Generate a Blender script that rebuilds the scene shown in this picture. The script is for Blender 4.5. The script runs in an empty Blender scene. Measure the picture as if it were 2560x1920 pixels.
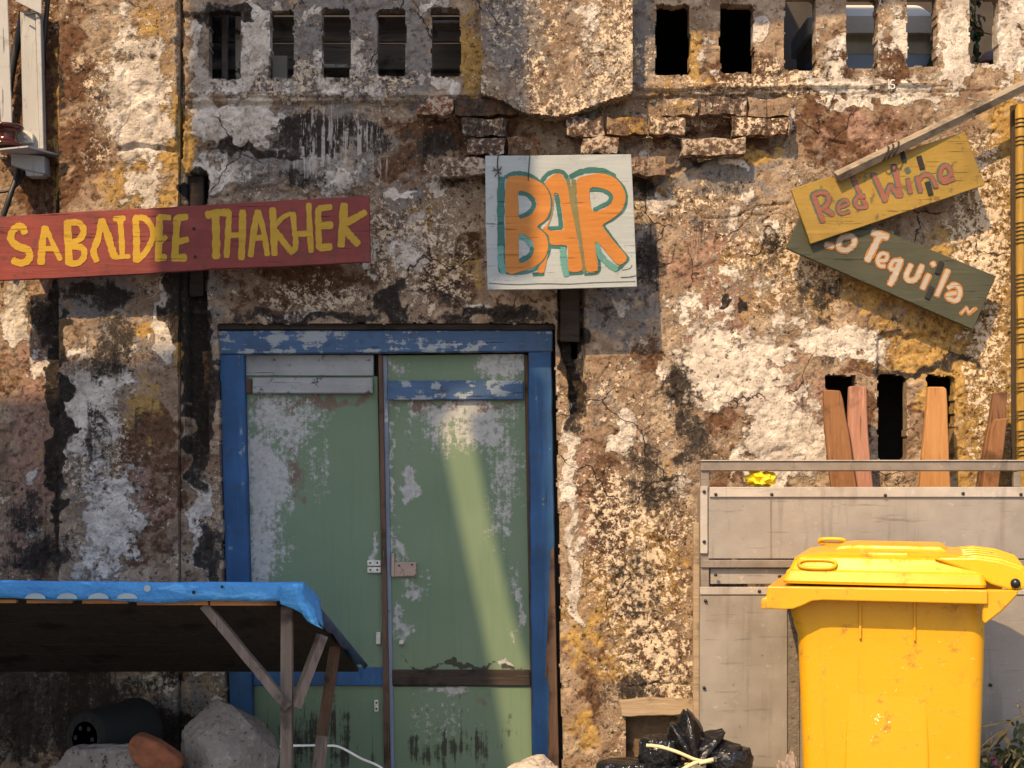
import bpy, bmesh, math, random
import numpy as np
from mathutils import Vector, Matrix, geometry as mgeo
random.seed(7)
R_ = math.radians
# ------------------------------------------------------------------ camera / world / sun
scene = bpy.context.scene
M = 0.0015625          # metres per photo pixel (2560 wide) on the wall plane y = 0
D = 5.5                # camera distance from the wall
HY = 1157.0            # horizon row
HZ = 1.43              # camera height
F = 2560 / 2212.0
cam = bpy.data.cameras.new('camera'); camo = bpy.data.objects.new('camera', cam)
scene.collection.objects.link(camo); scene.camera = camo
camo.location = (0, -D, HZ); camo.rotation_euler = (R_(90), 0, 0)
cam.sensor_width = 36; cam.lens = 36 * D / (2560 * M)
cam.shift_y = (HY - 960) / 2560.0
cam.clip_start = 0.05; cam.clip_end = 500
SUN = Vector((0.5, 0.9, -1.0)).normalized()      # travel direction of the sunlight
w = bpy.data.worlds.new('World'); scene.world = w; w.use_nodes = True
wn = w.node_tree.nodes; wl = w.node_tree.links
bg = wn['Background']; sky = wn.new('ShaderNodeTexSky'); sky.sky_type = 'NISHITA'; sky.sun_disc = False
elev = math.asin(-SUN.z); azi = math.atan2(-SUN.x, -SUN.y)
sky.sun_elevation = elev; sky.sun_rotation = azi; sky.dust_density = 2.0; sky.ozone_density = 1.0
wl.new(sky.outputs[0], bg.inputs[0]); bg.inputs[1].default_value = 0.135
sl = bpy.data.lights.new('sun', 'SUN'); so = bpy.data.objects.new('sun', sl); scene.collection.objects.link(so)
sl.energy = 4.0; sl.angle = R_(0.5); sl.color = (1.0, 0.69, 0.36)
so.rotation_euler = (-SUN).to_track_quat('Z', 'Y').to_euler(); so.location = (-3, -6, 8)
vs = scene.view_settings; vs.view_transform = 'Standard'; vs.look = 'None'; vs.exposure = 0.63; vs.gamma = 1; vs.use_curve_mapping = False
scene.cycles.max_bounces = 6

# ------------------------------------------------------------------ helpers
COL = scene.collection
def S(px, py, y=0.0):
    k = (D + y) / D
    return Vector(((px - 1280) * M * k, y, HZ + (HY - py) * M * k))
def U(px, py, y=0.0): return S(px * F, py * F, y)
def tag(o, label=None, cat=None, group=None, kind=None):
    if label: o['label'] = label
    if cat: o['category'] = cat
    if group: o['group'] = group
    if kind: o['kind'] = kind
    return o
def empty(name, loc, label, cat, group=None):
    o = bpy.data.objects.new(name, None); COL.objects.link(o); o.location = loc; o.empty_display_size = .1
    return tag(o, label, cat, group)
def link(name, me, mat, parent=None):
    o = bpy.data.objects.new(name, me); COL.objects.link(o)
    if mat is not None and len(me.materials) == 0: me.materials.append(mat)
    if parent is not None:
        o.parent = parent
        loc = Vector(); q = parent
        while q is not None: loc += Vector(q.location); q = q.parent
        o.matrix_parent_inverse = Matrix.Translation(-loc)
    return o
def mesh(name, verts, faces, mat, parent=None, smooth=False):
    me = bpy.data.meshes.new(name); me.from_pydata([tuple(v) for v in verts], [], faces); me.update()
    if smooth: me.polygons.foreach_set('use_smooth', [True] * len(me.polygons))
    return link(name, me, mat, parent)
def from_bm(name, bm, mat, parent=None, smooth=False):
    bmesh.ops.recalc_face_normals(bm, faces=bm.faces)
    me = bpy.data.meshes.new(name); bm.to_mesh(me); bm.free()
    if smooth: me.polygons.foreach_set('use_smooth', [True] * len(me.polygons))
    return link(name, me, mat, parent)
def prism(name, poly, y0, y1, mat, parent=None, bev=0.0, seg=2, jit=0.0, sub=0, smooth=False):
    """poly: points (x,z) or Vectors; extruded from y0 (front) to y1 (back)"""
    pts = [(p[0], p[2]) if len(p) == 3 else (p[0], p[1]) for p in poly]
    if sub:
        q = []
        for i in range(len(pts)):
            a = pts[i]; b = pts[(i + 1) % len(pts)]
            n = max(1, int(math.hypot(b[0] - a[0], b[1] - a[1]) / sub))
            for j in range(n):
                t = j / n; q.append((a[0] + (b[0] - a[0]) * t + random.uniform(-jit, jit), a[1] + (b[1] - a[1]) * t + random.uniform(-jit, jit)))
        pts = q
    elif jit: pts = [(a + random.uniform(-jit, jit), b + random.uniform(-jit, jit)) for a, b in pts]
    bm = bmesh.new()
    f = bm.faces.new([bm.verts.new((a, y0, b)) for a, b in pts])
    r = bmesh.ops.extrude_face_region(bm, geom=[f])
    bmesh.ops.translate(bm, verts=[v for v in r['geom'] if isinstance(v, bmesh.types.BMVert)], vec=(0, y1 - y0, 0))
    bmesh.ops.recalc_face_normals(bm, faces=bm.faces)
    if bev: bmesh.ops.bevel(bm, geom=[e for e in bm.edges], offset=bev, segments=seg, affect='EDGES', profile=.5, clamp_overlap=True)
    return from_bm(name, bm, mat, parent, smooth)
def box(name, a, b, mat, parent=None, bev=0.003, seg=1, jit=0.0):
    """axis box between corner a and corner b"""
    return prism(name, [(a[0], a[2]), (b[0], a[2]), (b[0], b[2]), (a[0], b[2])], a[1], b[1], mat, parent, bev, seg, jit)
def ubox(name, x0, y0, x1, y1, yf, yb, mat, parent=None, bev=0.003, jit=0.0, cv=U, seg=1):
    a = cv(x0, y1, yf); b = cv(x1, y0, yf)
    return prism(name, [(a.x, a.z), (b.x, a.z), (b.x, b.z), (a.x, b.z)], yf, yb, mat, parent, bev, seg, jit)
def beam(name, p, q, wx, wy, mat, parent=None, bev=0.003, roll=0.0, q_scale=1.0):
    """square stick from p to q"""
    p = Vector(p); q = Vector(q); d = q - p; L = d.length
    bm = bmesh.new(); n = 6; rings = []
    for i in range(n + 1):
        t = i / n; s = 1 + (q_scale - 1) * t; jx = random.uniform(-1, 1) * wx * .04; jy = random.uniform(-1, 1) * wy * .04
        rings.append([bm.verts.new((sx * wx / 2 * s + jx, sy * wy / 2 * s + jy, L * t)) for sx, sy in ((-1, -1), (1, -1), (1, 1), (-1, 1))])
    for i in range(n):
        for j in range(4): bm.faces.new((rings[i][j], rings[i][(j + 1) % 4], rings[i + 1][(j + 1) % 4], rings[i + 1][j]))
    bm.faces.new(rings[0][::-1]); bm.faces.new(rings[-1])
    if bev: bmesh.ops.bevel(bm, geom=[e for e in bm.edges if e.calc_face_angle(0) > .5], offset=bev, segments=1, affect='EDGES')
    m = Matrix.Translation(p) @ d.to_track_quat('Z', 'Y').to_matrix().to_4x4() @ Matrix.Rotation(roll, 4, 'Z')
    bmesh.ops.transform(bm, matrix=m, verts=bm.verts)
    return from_bm(name, bm, mat, parent)
def smoothpath(pts, n=6):
    pts = [Vector(p) for p in pts]
    if len(pts) < 3: return pts
    out = []
    for i in range(len(pts) - 1):
        p0 = pts[max(i - 1, 0)]; p1 = pts[i]; p2 = pts[i + 1]; p3 = pts[min(i + 2, len(pts) - 1)]
        for j in range(n):
            t = j / n
            out.append(.5 * ((2 * p1) + (p2 - p0) * t + (2 * p0 - 5 * p1 + 4 * p2 - p3) * t * t + (3 * p1 - p0 - 3 * p2 + p3) * t ** 3))
    out.append(pts[-1]); return out
def tube(name, pts, r, mat, parent=None, n=8, smooth=6, closed=False, rfun=None):
    pp = smoothpath(pts, smooth) if smooth else [Vector(p) for p in pts]
    vs_, fs = [], []; up = Vector((0.13, 0.31, .94))
    for i, p in enumerate(pp):
        a = pp[i - 1] if (i or closed) else pp[i]; b = pp[(i + 1) % len(pp)] if (closed or i < len(pp) - 1) else pp[i]
        t = (b - a).normalized(); u = t.cross(up)
        if u.length < .05: u = t.cross(Vector((1, 0, 0)))
        u.normalize(); v = t.cross(u)
        rr = r * (rfun(i / (len(pp) - 1)) if rfun else 1)
        for j in range(n):
            an = 2 * math.pi * j / n; vs_.append(p + u * (math.cos(an) * rr) + v * (math.sin(an) * rr))
    m = len(pp)
    for i in range(m if closed else m - 1):
        for j in range(n):
            i2 = (i + 1) % m; fs.append((i * n + j, i * n + (j + 1) % n, i2 * n + (j + 1) % n, i2 * n + j))
    if not closed: fs.append(tuple(range(n))[::-1]); fs.append(tuple((m - 1) * n + j for j in range(n)))
    return mesh(name, vs_, fs, mat, parent, True)
def loft(name, secs, mat, parent=None, rad=.04, cs=4, smooth=True, cap=True):
    """secs: (z, x0, x1, y0, y1[, rad]) rounded rectangles stacked"""
    vs_, fs = [], []
    for s in secs:
        z, x0, x1, y0, y1 = s[:5]; r = s[5] if len(s) > 5 else rad
        for cx, cy, a0 in ((x1 - r, y1 - r, 0), (x0 + r, y1 - r, 90), (x0 + r, y0 + r, 180), (x1 - r, y0 + r, 270)):
            for j in range(cs + 1):
                a = R_(a0 + 90 * j / cs); vs_.append((cx + r * math.cos(a), cy + r * math.sin(a), z))
    n = 4 * (cs + 1)
    for i in range(len(secs) - 1):
        for j in range(n): fs.append((i * n + j, i * n + (j + 1) % n, (i + 1) * n + (j + 1) % n, (i + 1) * n + j))
    if cap: fs.append(tuple(range(n))[::-1]); fs.append(tuple((len(secs) - 1) * n + j for j in range(n)))
    bm = bmesh.new(); bv = [bm.verts.new(v) for v in vs_]
    for f in fs: bm.faces.new([bv[i] for i in f])
    o = from_bm(name, bm, mat, parent, smooth)
    if smooth:
        o.data.set_sharp_from_angle(angle=R_(38))
    return o
# ---- numpy value noise
def _hash(ix, iy, seed):
    h = (ix.astype(np.int64) * 374761393 + iy.astype(np.int64) * 668265263 + seed * 2246822519) & 0xffffffff
    h = ((h ^ (h >> 13)) * 1274126177) & 0xffffffff
    return ((h ^ (h >> 16)) & 0xffff) / 65535.0
def vnoise(x, y, seed=0):
    ix = np.floor(x); iy = np.floor(y); fx = x - ix; fy = y - iy
    fx = fx * fx * (3 - 2 * fx); fy = fy * fy * (3 - 2 * fy)
    a = _hash(ix, iy, seed); b = _hash(ix + 1, iy, seed); c = _hash(ix, iy + 1, seed); d = _hash(ix + 1, iy + 1, seed)
    return (a * (1 - fx) + b * fx) * (1 - fy) + (c * (1 - fx) + d * fx) * fy
def fbm(x, y, f, octv=4, rough=.55, seed=0):
    s = 0; a = 1; t = 0
    for o in range(octv):
        s = s + a * vnoise(x * f + 17.3 * o, y * f - 9.1 * o, seed + o); t += a; a *= rough; f *= 2.03
    return s / t
def sstep(a, b, x):
    t = np.clip((x - a) / (b - a), 0, 1); return t * t * (3 - 2 * t)

# ------------------------------------------------------------------ materials
class NT:
    def __init__(s, name):
        s.mat = bpy.data.materials.new(name); s.mat.use_nodes = True
        s.t = s.mat.node_tree; s.n = s.t.nodes; s.l = s.t.links
        s.b = s.n['Principled BSDF']; s.co = None
    def put(s, sock, v):
        if isinstance(v, bpy.types.NodeSocket): s.l.new(v, sock)
        elif isinstance(v, (tuple, list)) and len(v) == 3 and sock.type == 'RGBA': sock.default_value = (*v, 1)
        else: sock.default_value = v
    def coord(s, scale=(1, 1, 1), loc=(0, 0, 0), rot=(0, 0, 0), src='Object'):
        if s.co is None: s.co = s.n.new('ShaderNodeTexCoord')
        m = s.n.new('ShaderNodeMapping'); m.inputs['Scale'].default_value = scale; m.inputs['Location'].default_value = loc; m.inputs['Rotation'].default_value = rot
        s.l.new(s.co.outputs[src], m.inputs[0]); return m.outputs[0]
    def noise(s, scale, detail=5, rough=.6, vec=None, dist=0.0, gain=1.9):
        n = s.n.new('ShaderNodeTexNoise'); n.inputs['Scale'].default_value = scale; n.inputs['Detail'].default_value = detail
        n.inputs['Roughness'].default_value = rough; n.inputs['Distortion'].default_value = dist
        s.l.new(vec if vec is not None else s.coord(), n.inputs['Vector'])
        o = n.outputs[0]
        if gain != 1: o = s.madd(o, gain, .5 - .5 * gain)
        return o
    def vor(s, scale, vec=None, feat='F1', out=0, rnd=1.0):
        n = s.n.new('ShaderNodeTexVoronoi'); n.feature = feat; n.inputs['Scale'].default_value = scale; n.inputs['Randomness'].default_value = rnd
        s.l.new(vec if vec is not None else s.coord(), n.inputs['Vector']); return n.outputs[out]
    def math(s, op, a, b=0.0, clamp=False):
        n = s.n.new('ShaderNodeMath'); n.operation = op; n.use_clamp = clamp; s.put(n.inputs[0], a); s.put(n.inputs[1], b); return n.outputs[0]
    def madd(s, a, b, c):
        n = s.n.new('ShaderNodeMath'); n.operation = 'MULTIPLY_ADD'; s.put(n.inputs[0], a); s.put(n.inputs[1], b); s.put(n.inputs[2], c); return n.outputs[0]
    def step(s, v, a, b, lo=0.0, hi=1.0):
        n = s.n.new('ShaderNodeMapRange'); n.interpolation_type = 'SMOOTHSTEP'; s.put(n.inputs[0], v)
        n.inputs[1].default_value = a; n.inputs[2].default_value = b; n.inputs[3].default_value = lo; n.inputs[4].default_value = hi; return n.outputs[0]
    def mix(s, f, a, b, typ='MIX'):
        n = s.n.new('ShaderNodeMix'); n.data_type = 'RGBA'; n.blend_type = typ
        s.put(n.inputs['Factor'], f); s.put([i for i in n.inputs if i.name == 'A' and i.type == 'RGBA'][0], a)
        s.put([i for i in n.inputs if i.name == 'B' and i.type == 'RGBA'][0], b)
        return [o for o in n.outputs if o.type == 'RGBA'][0]
    def attr(s, name):
        n = s.n.new('ShaderNodeAttribute'); n.attribute_name = name
        p = s.n.new('ShaderNodeSeparateColor'); s.l.new(n.outputs['Color'], p.inputs[0])
        return p.outputs[0], p.outputs[1], p.outputs[2], n.outputs['Alpha']
    def rnd(s):
        return s.n.new('ShaderNodeObjectInfo').outputs['Random']
    def bump(s, h, dist=.003, strength=1.0):
        n = s.n.new('ShaderNodeBump'); n.inputs['Distance'].default_value = dist; n.inputs['Strength'].default_value = strength
        s.put(n.inputs['Height'], h); s.l.new(n.outputs[0], s.b.inputs['Normal'])
    def done(s, col, rough=.85, metal=0.0, spec=None):
        s.put(s.b.inputs['Base Color'], col); s.put(s.b.inputs['Roughness'], rough); s.put(s.b.inputs['Metallic'], metal)
        if spec is not None: s.b.inputs['Specular IOR Level'].default_value = spec
        return s.mat
def layer(n, col, mask, noise, c, soft=.07):
    """lay colour c where noise + mask - 0.5 passes 0.5"""
    v = n.math('ADD', noise, n.math('SUBTRACT', mask, .5)); f = n.step(v, .5 - soft, .5 + soft); return n.mix(f, col, c), f

def wall_material(name):
    n = NT(name)
    K, W, B, A1 = n.attr('m1')          # mould and painted shade, lime, brown earth, ochre
    P, G, FL, DR = n.attr('m2')         # pink/red wash, smooth grey cement and painted shade, flecks, drips
    wob = n.noise(9, 3, .5, gain=1)
    big = n.noise(2.2, 4, .6); mid = n.noise(11, 7, .68, n.coord(loc=(3, 1, 7))); mid2 = n.noise(17, 7, .7, n.coord(loc=(-5, 2, 1)))
    fine = n.noise(46, 6, .68, n.coord(loc=(1, 9, 2)), gain=2.3); grit = n.noise(120, 4, .62, n.coord(loc=(8, 3, 3)), gain=2.2)
    vfl = n.vor(48, n.coord(loc=(2, 2, 2)))
    col = n.mix(big, (.15, .088, .052), (.34, .25, .175))
    col = n.mix(n.step(mid, .35, .75), col, (.43, .335, .24))
    col = n.mix(n.math('MULTIPLY', n.step(fine, .4, .1), .7), col, (.115, .074, .048))
    col, fG = layer(n, col, G, mid2, n.mix(fine, (.15, .135, .125), (.26, .24, .225)), .16)
    col, fB = layer(n, col, B, mid, n.mix(fine, (.055, .028, .016), (.16, .08, .042)), .12)
    col, fP = layer(n, col, P, n.noise(14, 7, .66, n.coord(loc=(9, 9, 1))), n.mix(fine, (.17, .08, .062), (.42, .28, .205)), .16)
    col, fA = layer(n, col, n.math('MULTIPLY', A1, 1.2), n.noise(19, 7, .7, n.coord(loc=(4, -3, 1))), n.mix(fine, (.19, .10, .03), (.54, .36, .12)), .18)
    # cream flecks left from old lime coats
    zone = n.math('MAXIMUM', n.step(n.noise(3.4, 4, .6, n.coord(loc=(12, 3, 5))), .36, .66, .12, 1.0), n.step(FL, .42, .62)); zsel = n.math('MAXIMUM', n.step(n.noise(2.7, 3, .5, n.coord(loc=(-4, 8, 6))), .4, .6), n.step(FL, .5, .65))
    fl_s = n.math('ADD', n.math('MULTIPLY', fine, .65), n.math('MULTIPLY', grit, .35)); fl_b = n.math('ADD', n.math('MULTIPLY', n.noise(24, 7, .72, n.coord(loc=(5, 11, 2)), gain=2.3), .75), n.math('MULTIPLY', grit, .25))
    fv = n.math('ADD', n.math('MULTIPLY', fl_s, zsel), n.math('MULTIPLY', fl_b, n.math('SUBTRACT', 1.0, zsel)))
    fvv = n.math('ADD', fv, n.math('MULTIPLY', n.math('SUBTRACT', FL, .5), .55))
    ff = n.step(fvv, .565, .65)
    ring = n.math('MULTIPLY', n.step(fvv, .40, .54), n.math('SUBTRACT', 1.0, ff))
    col = n.mix(n.math('MULTIPLY', n.math('MULTIPLY', ring, zone), .6), col, n.mix(mid, (.07, .043, .028), (.15, .10, .068)))
    col = n.mix(n.math('MULTIPLY', n.math('MULTIPLY', ff, zone), .92), col, n.mix(grit, (.50, .395, .28), (.70, .585, .45)))
    wn_ = n.math('ADD', n.math('MULTIPLY', mid2, .64), n.math('ADD', n.math('MULTIPLY', fine, .26), n.math('MULTIPLY', grit, .10)))
    col, fW = layer(n, col, W, wn_, n.mix(n.step(mid, .25, .8), (.40, .35, .30), (.70, .635, .565)), .07)
    col = n.mix(n.math('MULTIPLY', n.math('MULTIPLY', fW, n.step(grit, .34, .2)), .5), col, (.17, .125, .09))
    # dark pits, mould and painted shade
    pit = n.step(n.math('ADD', n.math('MULTIPLY', fine, .5), n.math('MULTIPLY', n.noise(75, 5, .7, n.coord(loc=(7, 7, 7))), .5)), .37, .28)
    col = n.mix(n.math('MULTIPLY', n.math('MULTIPLY', pit, zone), n.math('SUBTRACT', .9, n.math('MULTIPLY', fW, .65))), col, (.045, .03, .02))
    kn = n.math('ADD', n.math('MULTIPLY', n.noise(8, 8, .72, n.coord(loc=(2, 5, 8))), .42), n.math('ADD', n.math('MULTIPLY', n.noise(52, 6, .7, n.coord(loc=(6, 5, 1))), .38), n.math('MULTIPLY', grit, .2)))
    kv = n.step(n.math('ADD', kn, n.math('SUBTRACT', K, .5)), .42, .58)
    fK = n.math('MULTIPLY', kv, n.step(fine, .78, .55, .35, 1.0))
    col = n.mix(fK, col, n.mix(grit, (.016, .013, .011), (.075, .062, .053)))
    # black water runs
    run = n.noise(1, 6, .66, n.coord(scale=(26, 26, 1.7), loc=(3, 0, 1)), dist=.35)
    fR = n.step(n.math('ADD', n.math('ADD', n.math('MULTIPLY', run, .75), n.math('MULTIPLY', fine, .25)), n.math('MULTIPLY', n.math('SUBTRACT', K, .5), .7)), .52, .66)
    col = n.mix(n.math('MULTIPLY', fR, .8), col, (.026, .019, .015))
    # hairline cracks
    nz_ = n.n.new('ShaderNodeTexNoise'); nz_.inputs['Scale'].default_value = 7; nz_.inputs['Detail'].default_value = 4; n.l.new(n.coord(), nz_.inputs['Vector'])
    vm = n.n.new('ShaderNodeVectorMath'); vm.operation = 'MULTIPLY_ADD'; n.l.new(nz_.outputs['Color'], vm.inputs[0]); vm.inputs[1].default_value = (.16, .16, .16); n.l.new(n.coord(loc=(1, 1, 1)), vm.inputs[2])
    ck = n.math('MULTIPLY', n.step(n.vor(2.6, vm.outputs[0], 'DISTANCE_TO_EDGE'), .008, .002), n.step(n.noise(2.1, 2, .5, n.coord(loc=(7, 2, 9))), .60, .70))
    col = n.mix(n.math('MULTIPLY', ck, .9), col, (.03, .02, .015))
    # pale drips running down
    dn = n.noise(1, 5, .6, n.coord(scale=(62, 62, 3.2)), dist=.25)
    fD = n.step(n.math('ADD', dn, n.math('SUBTRACT', DR, .5)), .56, .72)
    col = n.mix(n.math('MULTIPLY', fD, .75), col, (.46, .42, .39))
    h = n.math('ADD', n.math('MULTIPLY', fine, .6), n.math('MULTIPLY', grit, .3))
    h = n.math('ADD', h, n.math('MULTIPLY', fW, 1.2)); h = n.math('SUBTRACT', h, n.math('MULTIPLY', pit, .9)); h = n.math('ADD', h, n.math('MULTIPLY', ff, .25))
    h = n.math('SUBTRACT', h, n.math('MULTIPLY', ck, 1.5))
    n.bump(h, .0048, .9)
    return n.done(col, .93, spec=.25)
WALL = wall_material('weathered_plaster')

def wood(name, c1, c2, axis='x', rough=.8, dark=.5, scale=1.0):
    n = NT(name)
    sc = {'x': (3, 40, 40), 'z': (40, 40, 3), 'y': (40, 3, 40)}[axis]
    g = n.noise(1.0 * scale, 6, .62, n.coord(scale=sc), dist=.6); b = n.noise(6, 4, .6)
    col = n.mix(g, c1, c2); col = n.mix(n.step(b, .45, .15), col, tuple(c * dark for c in c1))
    col = n.mix(n.math('MULTIPLY', n.step(n.noise(1, 6, .7, n.coord(scale=tuple(x * 3 for x in sc), loc=(3, 3, 3))), .62, .9), .5), col, tuple(min(1, c * 1.6) for c in c2))
    col = n.mix(n.math('MULTIPLY', n.step(n.noise(1, 4, .6, n.coord(scale=tuple(x * 2 for x in sc), loc=(9, 1, 4))), .3, .12), .7), col, tuple(c * .35 for c in c1))
    n.bump(g, .002, .8); return n.done(col, rough, spec=.3)
def painted(name, base, under, wear=.3, vary=.25, rough=.6, axis='x', scale=14, dirt=.3, soft=.06):
    """old paint on wood: uneven coat, worn through in patches"""
    n = NT(name); sc = {'x': (3, 30, 30), 'z': (30, 30, 3), 'o': (9, 9, 9)}[axis]
    g = n.noise(1, 6, .62, n.coord(scale=sc), dist=.4); a = n.noise(5, 5, .6, n.coord(loc=(3, 3, 3)))
    col = n.mix(a, tuple(c * (1 - vary) for c in base), tuple(min(1, c * (1 + vary)) for c in base))
    col = n.mix(n.math('MULTIPLY', n.step(g, .55, .9), .45), col, tuple(min(1, c * 1.35 + .02) for c in base))
    wv = n.math('ADD', n.math('MULTIPLY', n.noise(scale, 8, .7, n.coord(loc=(6, 1, 4))), .6), n.math('MULTIPLY', g, .4))
    fw = n.step(wv, .84 - wear * .6, .84 + soft - wear * .6)
    col = n.mix(fw, col, under)
    fd = n.step(n.noise(23, 7, .7, n.coord(loc=(1, 7, 5))), .36, .22)
    col = n.mix(n.math('MULTIPLY', fd, dirt * 2), col, (.05, .038, .03))
    sc2 = {'x': (5, 120, 120), 'z': (120, 120, 5), 'o': (40, 40, 40)}[axis]; gc = n.step(n.noise(1, 4, .6, n.coord(scale=sc2, loc=(2, 4, 6))), .24, .12)
    col = n.mix(n.math('MULTIPLY', gc, .75), col, tuple(c * .18 for c in base))
    n.bump(n.math('SUBTRACT', n.math('SUBTRACT', g, gc), n.math('MULTIPLY', fw, .6)), .0018, .8)
    return n.done(col, rough, spec=.35)
def plain(name, c, rough=.6, metal=0.0, vary=.2, scale=20, bump=0.0):
    n = NT(name); a = n.noise(scale, 5, .6)
    col = n.mix(a, tuple(x * (1 - vary) for x in c), tuple(min(1, x * (1 + vary)) for x in c))
    if bump: n.bump(a, bump)
    return n.done(col, rough, metal)

# ------------------------------------------------------------------ ground
def ground():
    n = NT('packed_dirt'); a = n.noise(3, 6, .65); b = n.noise(60, 5, .65)
    col = n.mix(a, (.16, .14, .12), (.26, .23, .20)); col = n.mix(n.step(b, .3, .1), col, (.08, .07, .06))
    n.bump(b, .01, .8); m = n.done(col, .95)
    o = mesh('ground', [(-60, -80, 0), (60, -80, 0), (60, 60, 0), (-60, 60, 0)], [(0, 1, 2, 3)], m)
    tag(o, kind='structure', label='packed dirt ground in front of the old wall')
ground()

# ------------------------------------------------------------------ the house wall
house = empty('weathered_house', (0, 0.1, 0), 'old house facade of stained crumbling plaster with a green double door', 'house')
# painted masks: (channel, cx, cy, rx, ry, strength) in 2212-wide photo pixels
PAINT = []
def pt(ch, *rows):
    for r in rows: PAINT.append((ch,) + r)
pt('W', (255, 20, 60, 60, .5), (320, 200, 75, 130, .62), (250, 130, 60, 60, .4), (300, 390, 85, 55, .6), (365, 705, 24, 82, 1.25), (360, 640, 18, 30, 1.0),
   (190, 880, 55, 130, .68), (250, 1070, 70, 150, .66), (195, 1210, 50, 70, .6), (430, 1120, 20, 130, 1.2), (425, 1000, 14, 30, 1.0), (270, 800, 70, 90, .5),
   (90, 795, 45, 42, .95), (18, 650, 30, 80, 1.0), (45, 760, 30, 40, .7), (60, 1040, 25, 30, .7), (50, 1150, 60, 60, .5), (190, 760, 60, 60, .52),
   (545, 105, 34, 105, 1.25), (420, 110, 22, 90, .85), (440, 185, 60, 40, .7), (508, 262, 96, 44, 1.35), (620, 185, 120, 40, .52), (480, 375, 90, 45, .75), (700, 385, 120, 50, .62),
   (850, 100, 40, 60, .45), (945, 180, 34, 24, 1.1), (760, 190, 120, 30, .55), (600, 240, 60, 30, .5), (540, 30, 30, 25, .8), (700, 25, 60, 30, .6), (940, 10, 50, 20, .7),
   (640, 685, 90, 22, .85), (850, 670, 26, 26, .8), (1015, 672, 42, 30, .95), (880, 540, 60, 60, .55), (900, 465, 40, 30, .7), (880, 560, 40, 22, .8), (1010, 370, 30, 30, .8), (940, 395, 50, 20, .8), (850, 405, 40, 14, .9), (800, 560, 20, 60, .7),
   (1290, 120, 60, 120, .42), (1110, 200, 40, 60, .35), (1270, 240, 80, 20, .5),
   (1355, 925, 32, 56, 1.0), (1230, 1000, 18, 240, .9), (1240, 1250, 22, 200, .6), (1300, 1390, 60, 60, .45), (1330, 1450, 120, 40, .45), (1460, 1000, 50, 90, .45), (1350, 680, 40, 80, .5),
   (1550, 700, 90, 70, .5), (1640, 760, 110, 60, .72), (1700, 830, 120, 60, .6), (1730, 960, 70, 90, .85), (1600, 960, 60, 70, .5), (1830, 735, 80, 30, .95), (1850, 770, 50, 25, .7), (1480, 860, 60, 80, .6), (1460, 780, 50, 40, .55), (1640, 860, 40, 30, .9), (1700, 700, 80, 40, .6), (1580, 590, 60, 40, .5),
   (1640, 430, 60, 80, .4), (1730, 380, 50, 30, .6), (1720, 260, 30, 60, .6), (1530, 110, 30, 60, .6), (1600, 30, 60, 40, .55), (1630, 60, 30, 40, .9), (1745, 60, 30, 60, .65), (1950, 60, 36, 80, .75), (2065, 80, 36, 100, 1.1), (2180, 90, 50, 110, .75), (1760, 180, 40, 20, .8), (1860, 215, 120, 10, .8), (2050, 200, 80, 30, .55), (1990, 205, 300, 10, .65), (1560, 210, 140, 8, .7),
   (1490, 300, 60, 30, .6), (1410, 350, 40, 30, .7), (1420, 430, 60, 30, .6), (1580, 350, 60, 14, .6), (1440, 210, 60, 20, .6), (1430, 560, 30, 30, .4), (1380, 300, 20, 30, .5),
   (360, 1480, 60, 50, .55), (440, 1450, 60, 30, .5), (470, 1530, 30, 60, .6))
pt('K', (210, 640, 120, 40, .75), (310, 620, 80, 30, .5), (395, 660, 45, 90, 1.0), (430, 850, 36, 220, 1.05), (260, 760, 70, 110, .62), (230, 930, 60, 90, .55), (445, 1200, 30, 90, .8), (300, 920, 40, 60, .5), (85, 680, 60, 60, .8),  # mould; rows below the long board and down the chase paint shade
   (118, 900, 30, 330, 1.1), (126, 300, 10, 300, .8), (40, 1110, 60, 70, .55), (70, 1200, 90, 50, .75), (460, 25, 60, 26, .95), (520, 20, 30, 24, 1.0), (700, 275, 130, 44, .8), (560, 318, 130, 12, .9), (800, 300, 60, 60, .7), (720, 200, 140, 24, .45), (640, 380, 120, 40, .45),  # tall narrow rows along the pier are painted recess shade
   (930, 300, 60, 40, .7), (990, 390, 70, 40, .55), (840, 655, 34, 40, 1.05), (560, 680, 90, 24, .62), (760, 690, 200, 18, .72), (1010, 680, 60, 26, .7), (1110, 680, 80, 30, .8), (940, 640, 80, 30, .5), (1250, 680, 60, 60, .62), (1310, 670, 40, 60, .6), (1400, 560, 40, 120, .55),
   (1250, 850, 24, 120, .7), (1380, 990, 60, 60, .55), (1460, 840, 60, 60, .6), (1420, 1080, 90, 90, .55), (1300, 1180, 40, 60, .45), (1380, 1280, 80, 120, .52), (1490, 880, 50, 60, .5), (1500, 960, 50, 80, .55), (1560, 660, 12, 14, 1.0), (1610, 655, 14, 14, 1.0),
   (1650, 560, 80, 60, .42), (1760, 640, 90, 40, .55), (1790, 690, 40, 30, .5), (1520, 500, 60, 40, .45), (1450, 470, 40, 40, .5), (1560, 240, 60, 24, .5), (1520, 330, 90, 24, .55), (1400, 400, 60, 50, .5), (1560, 400, 80, 30, .4), (1850, 560, 80, 40, .3),
   (1350, 1500, 100, 60, .5), (1440, 1580, 80, 80, .6), (60, 1530, 420, 140, .82), (300, 1580, 220, 80, .85), (1780, 780, 40, 20, .6), (2080, 790, 60, 14, .7), (1960, 800, 130, 10, .8), (200, 500, 40, 40, .4))  # wide rows under the stall are painted roof shade
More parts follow.
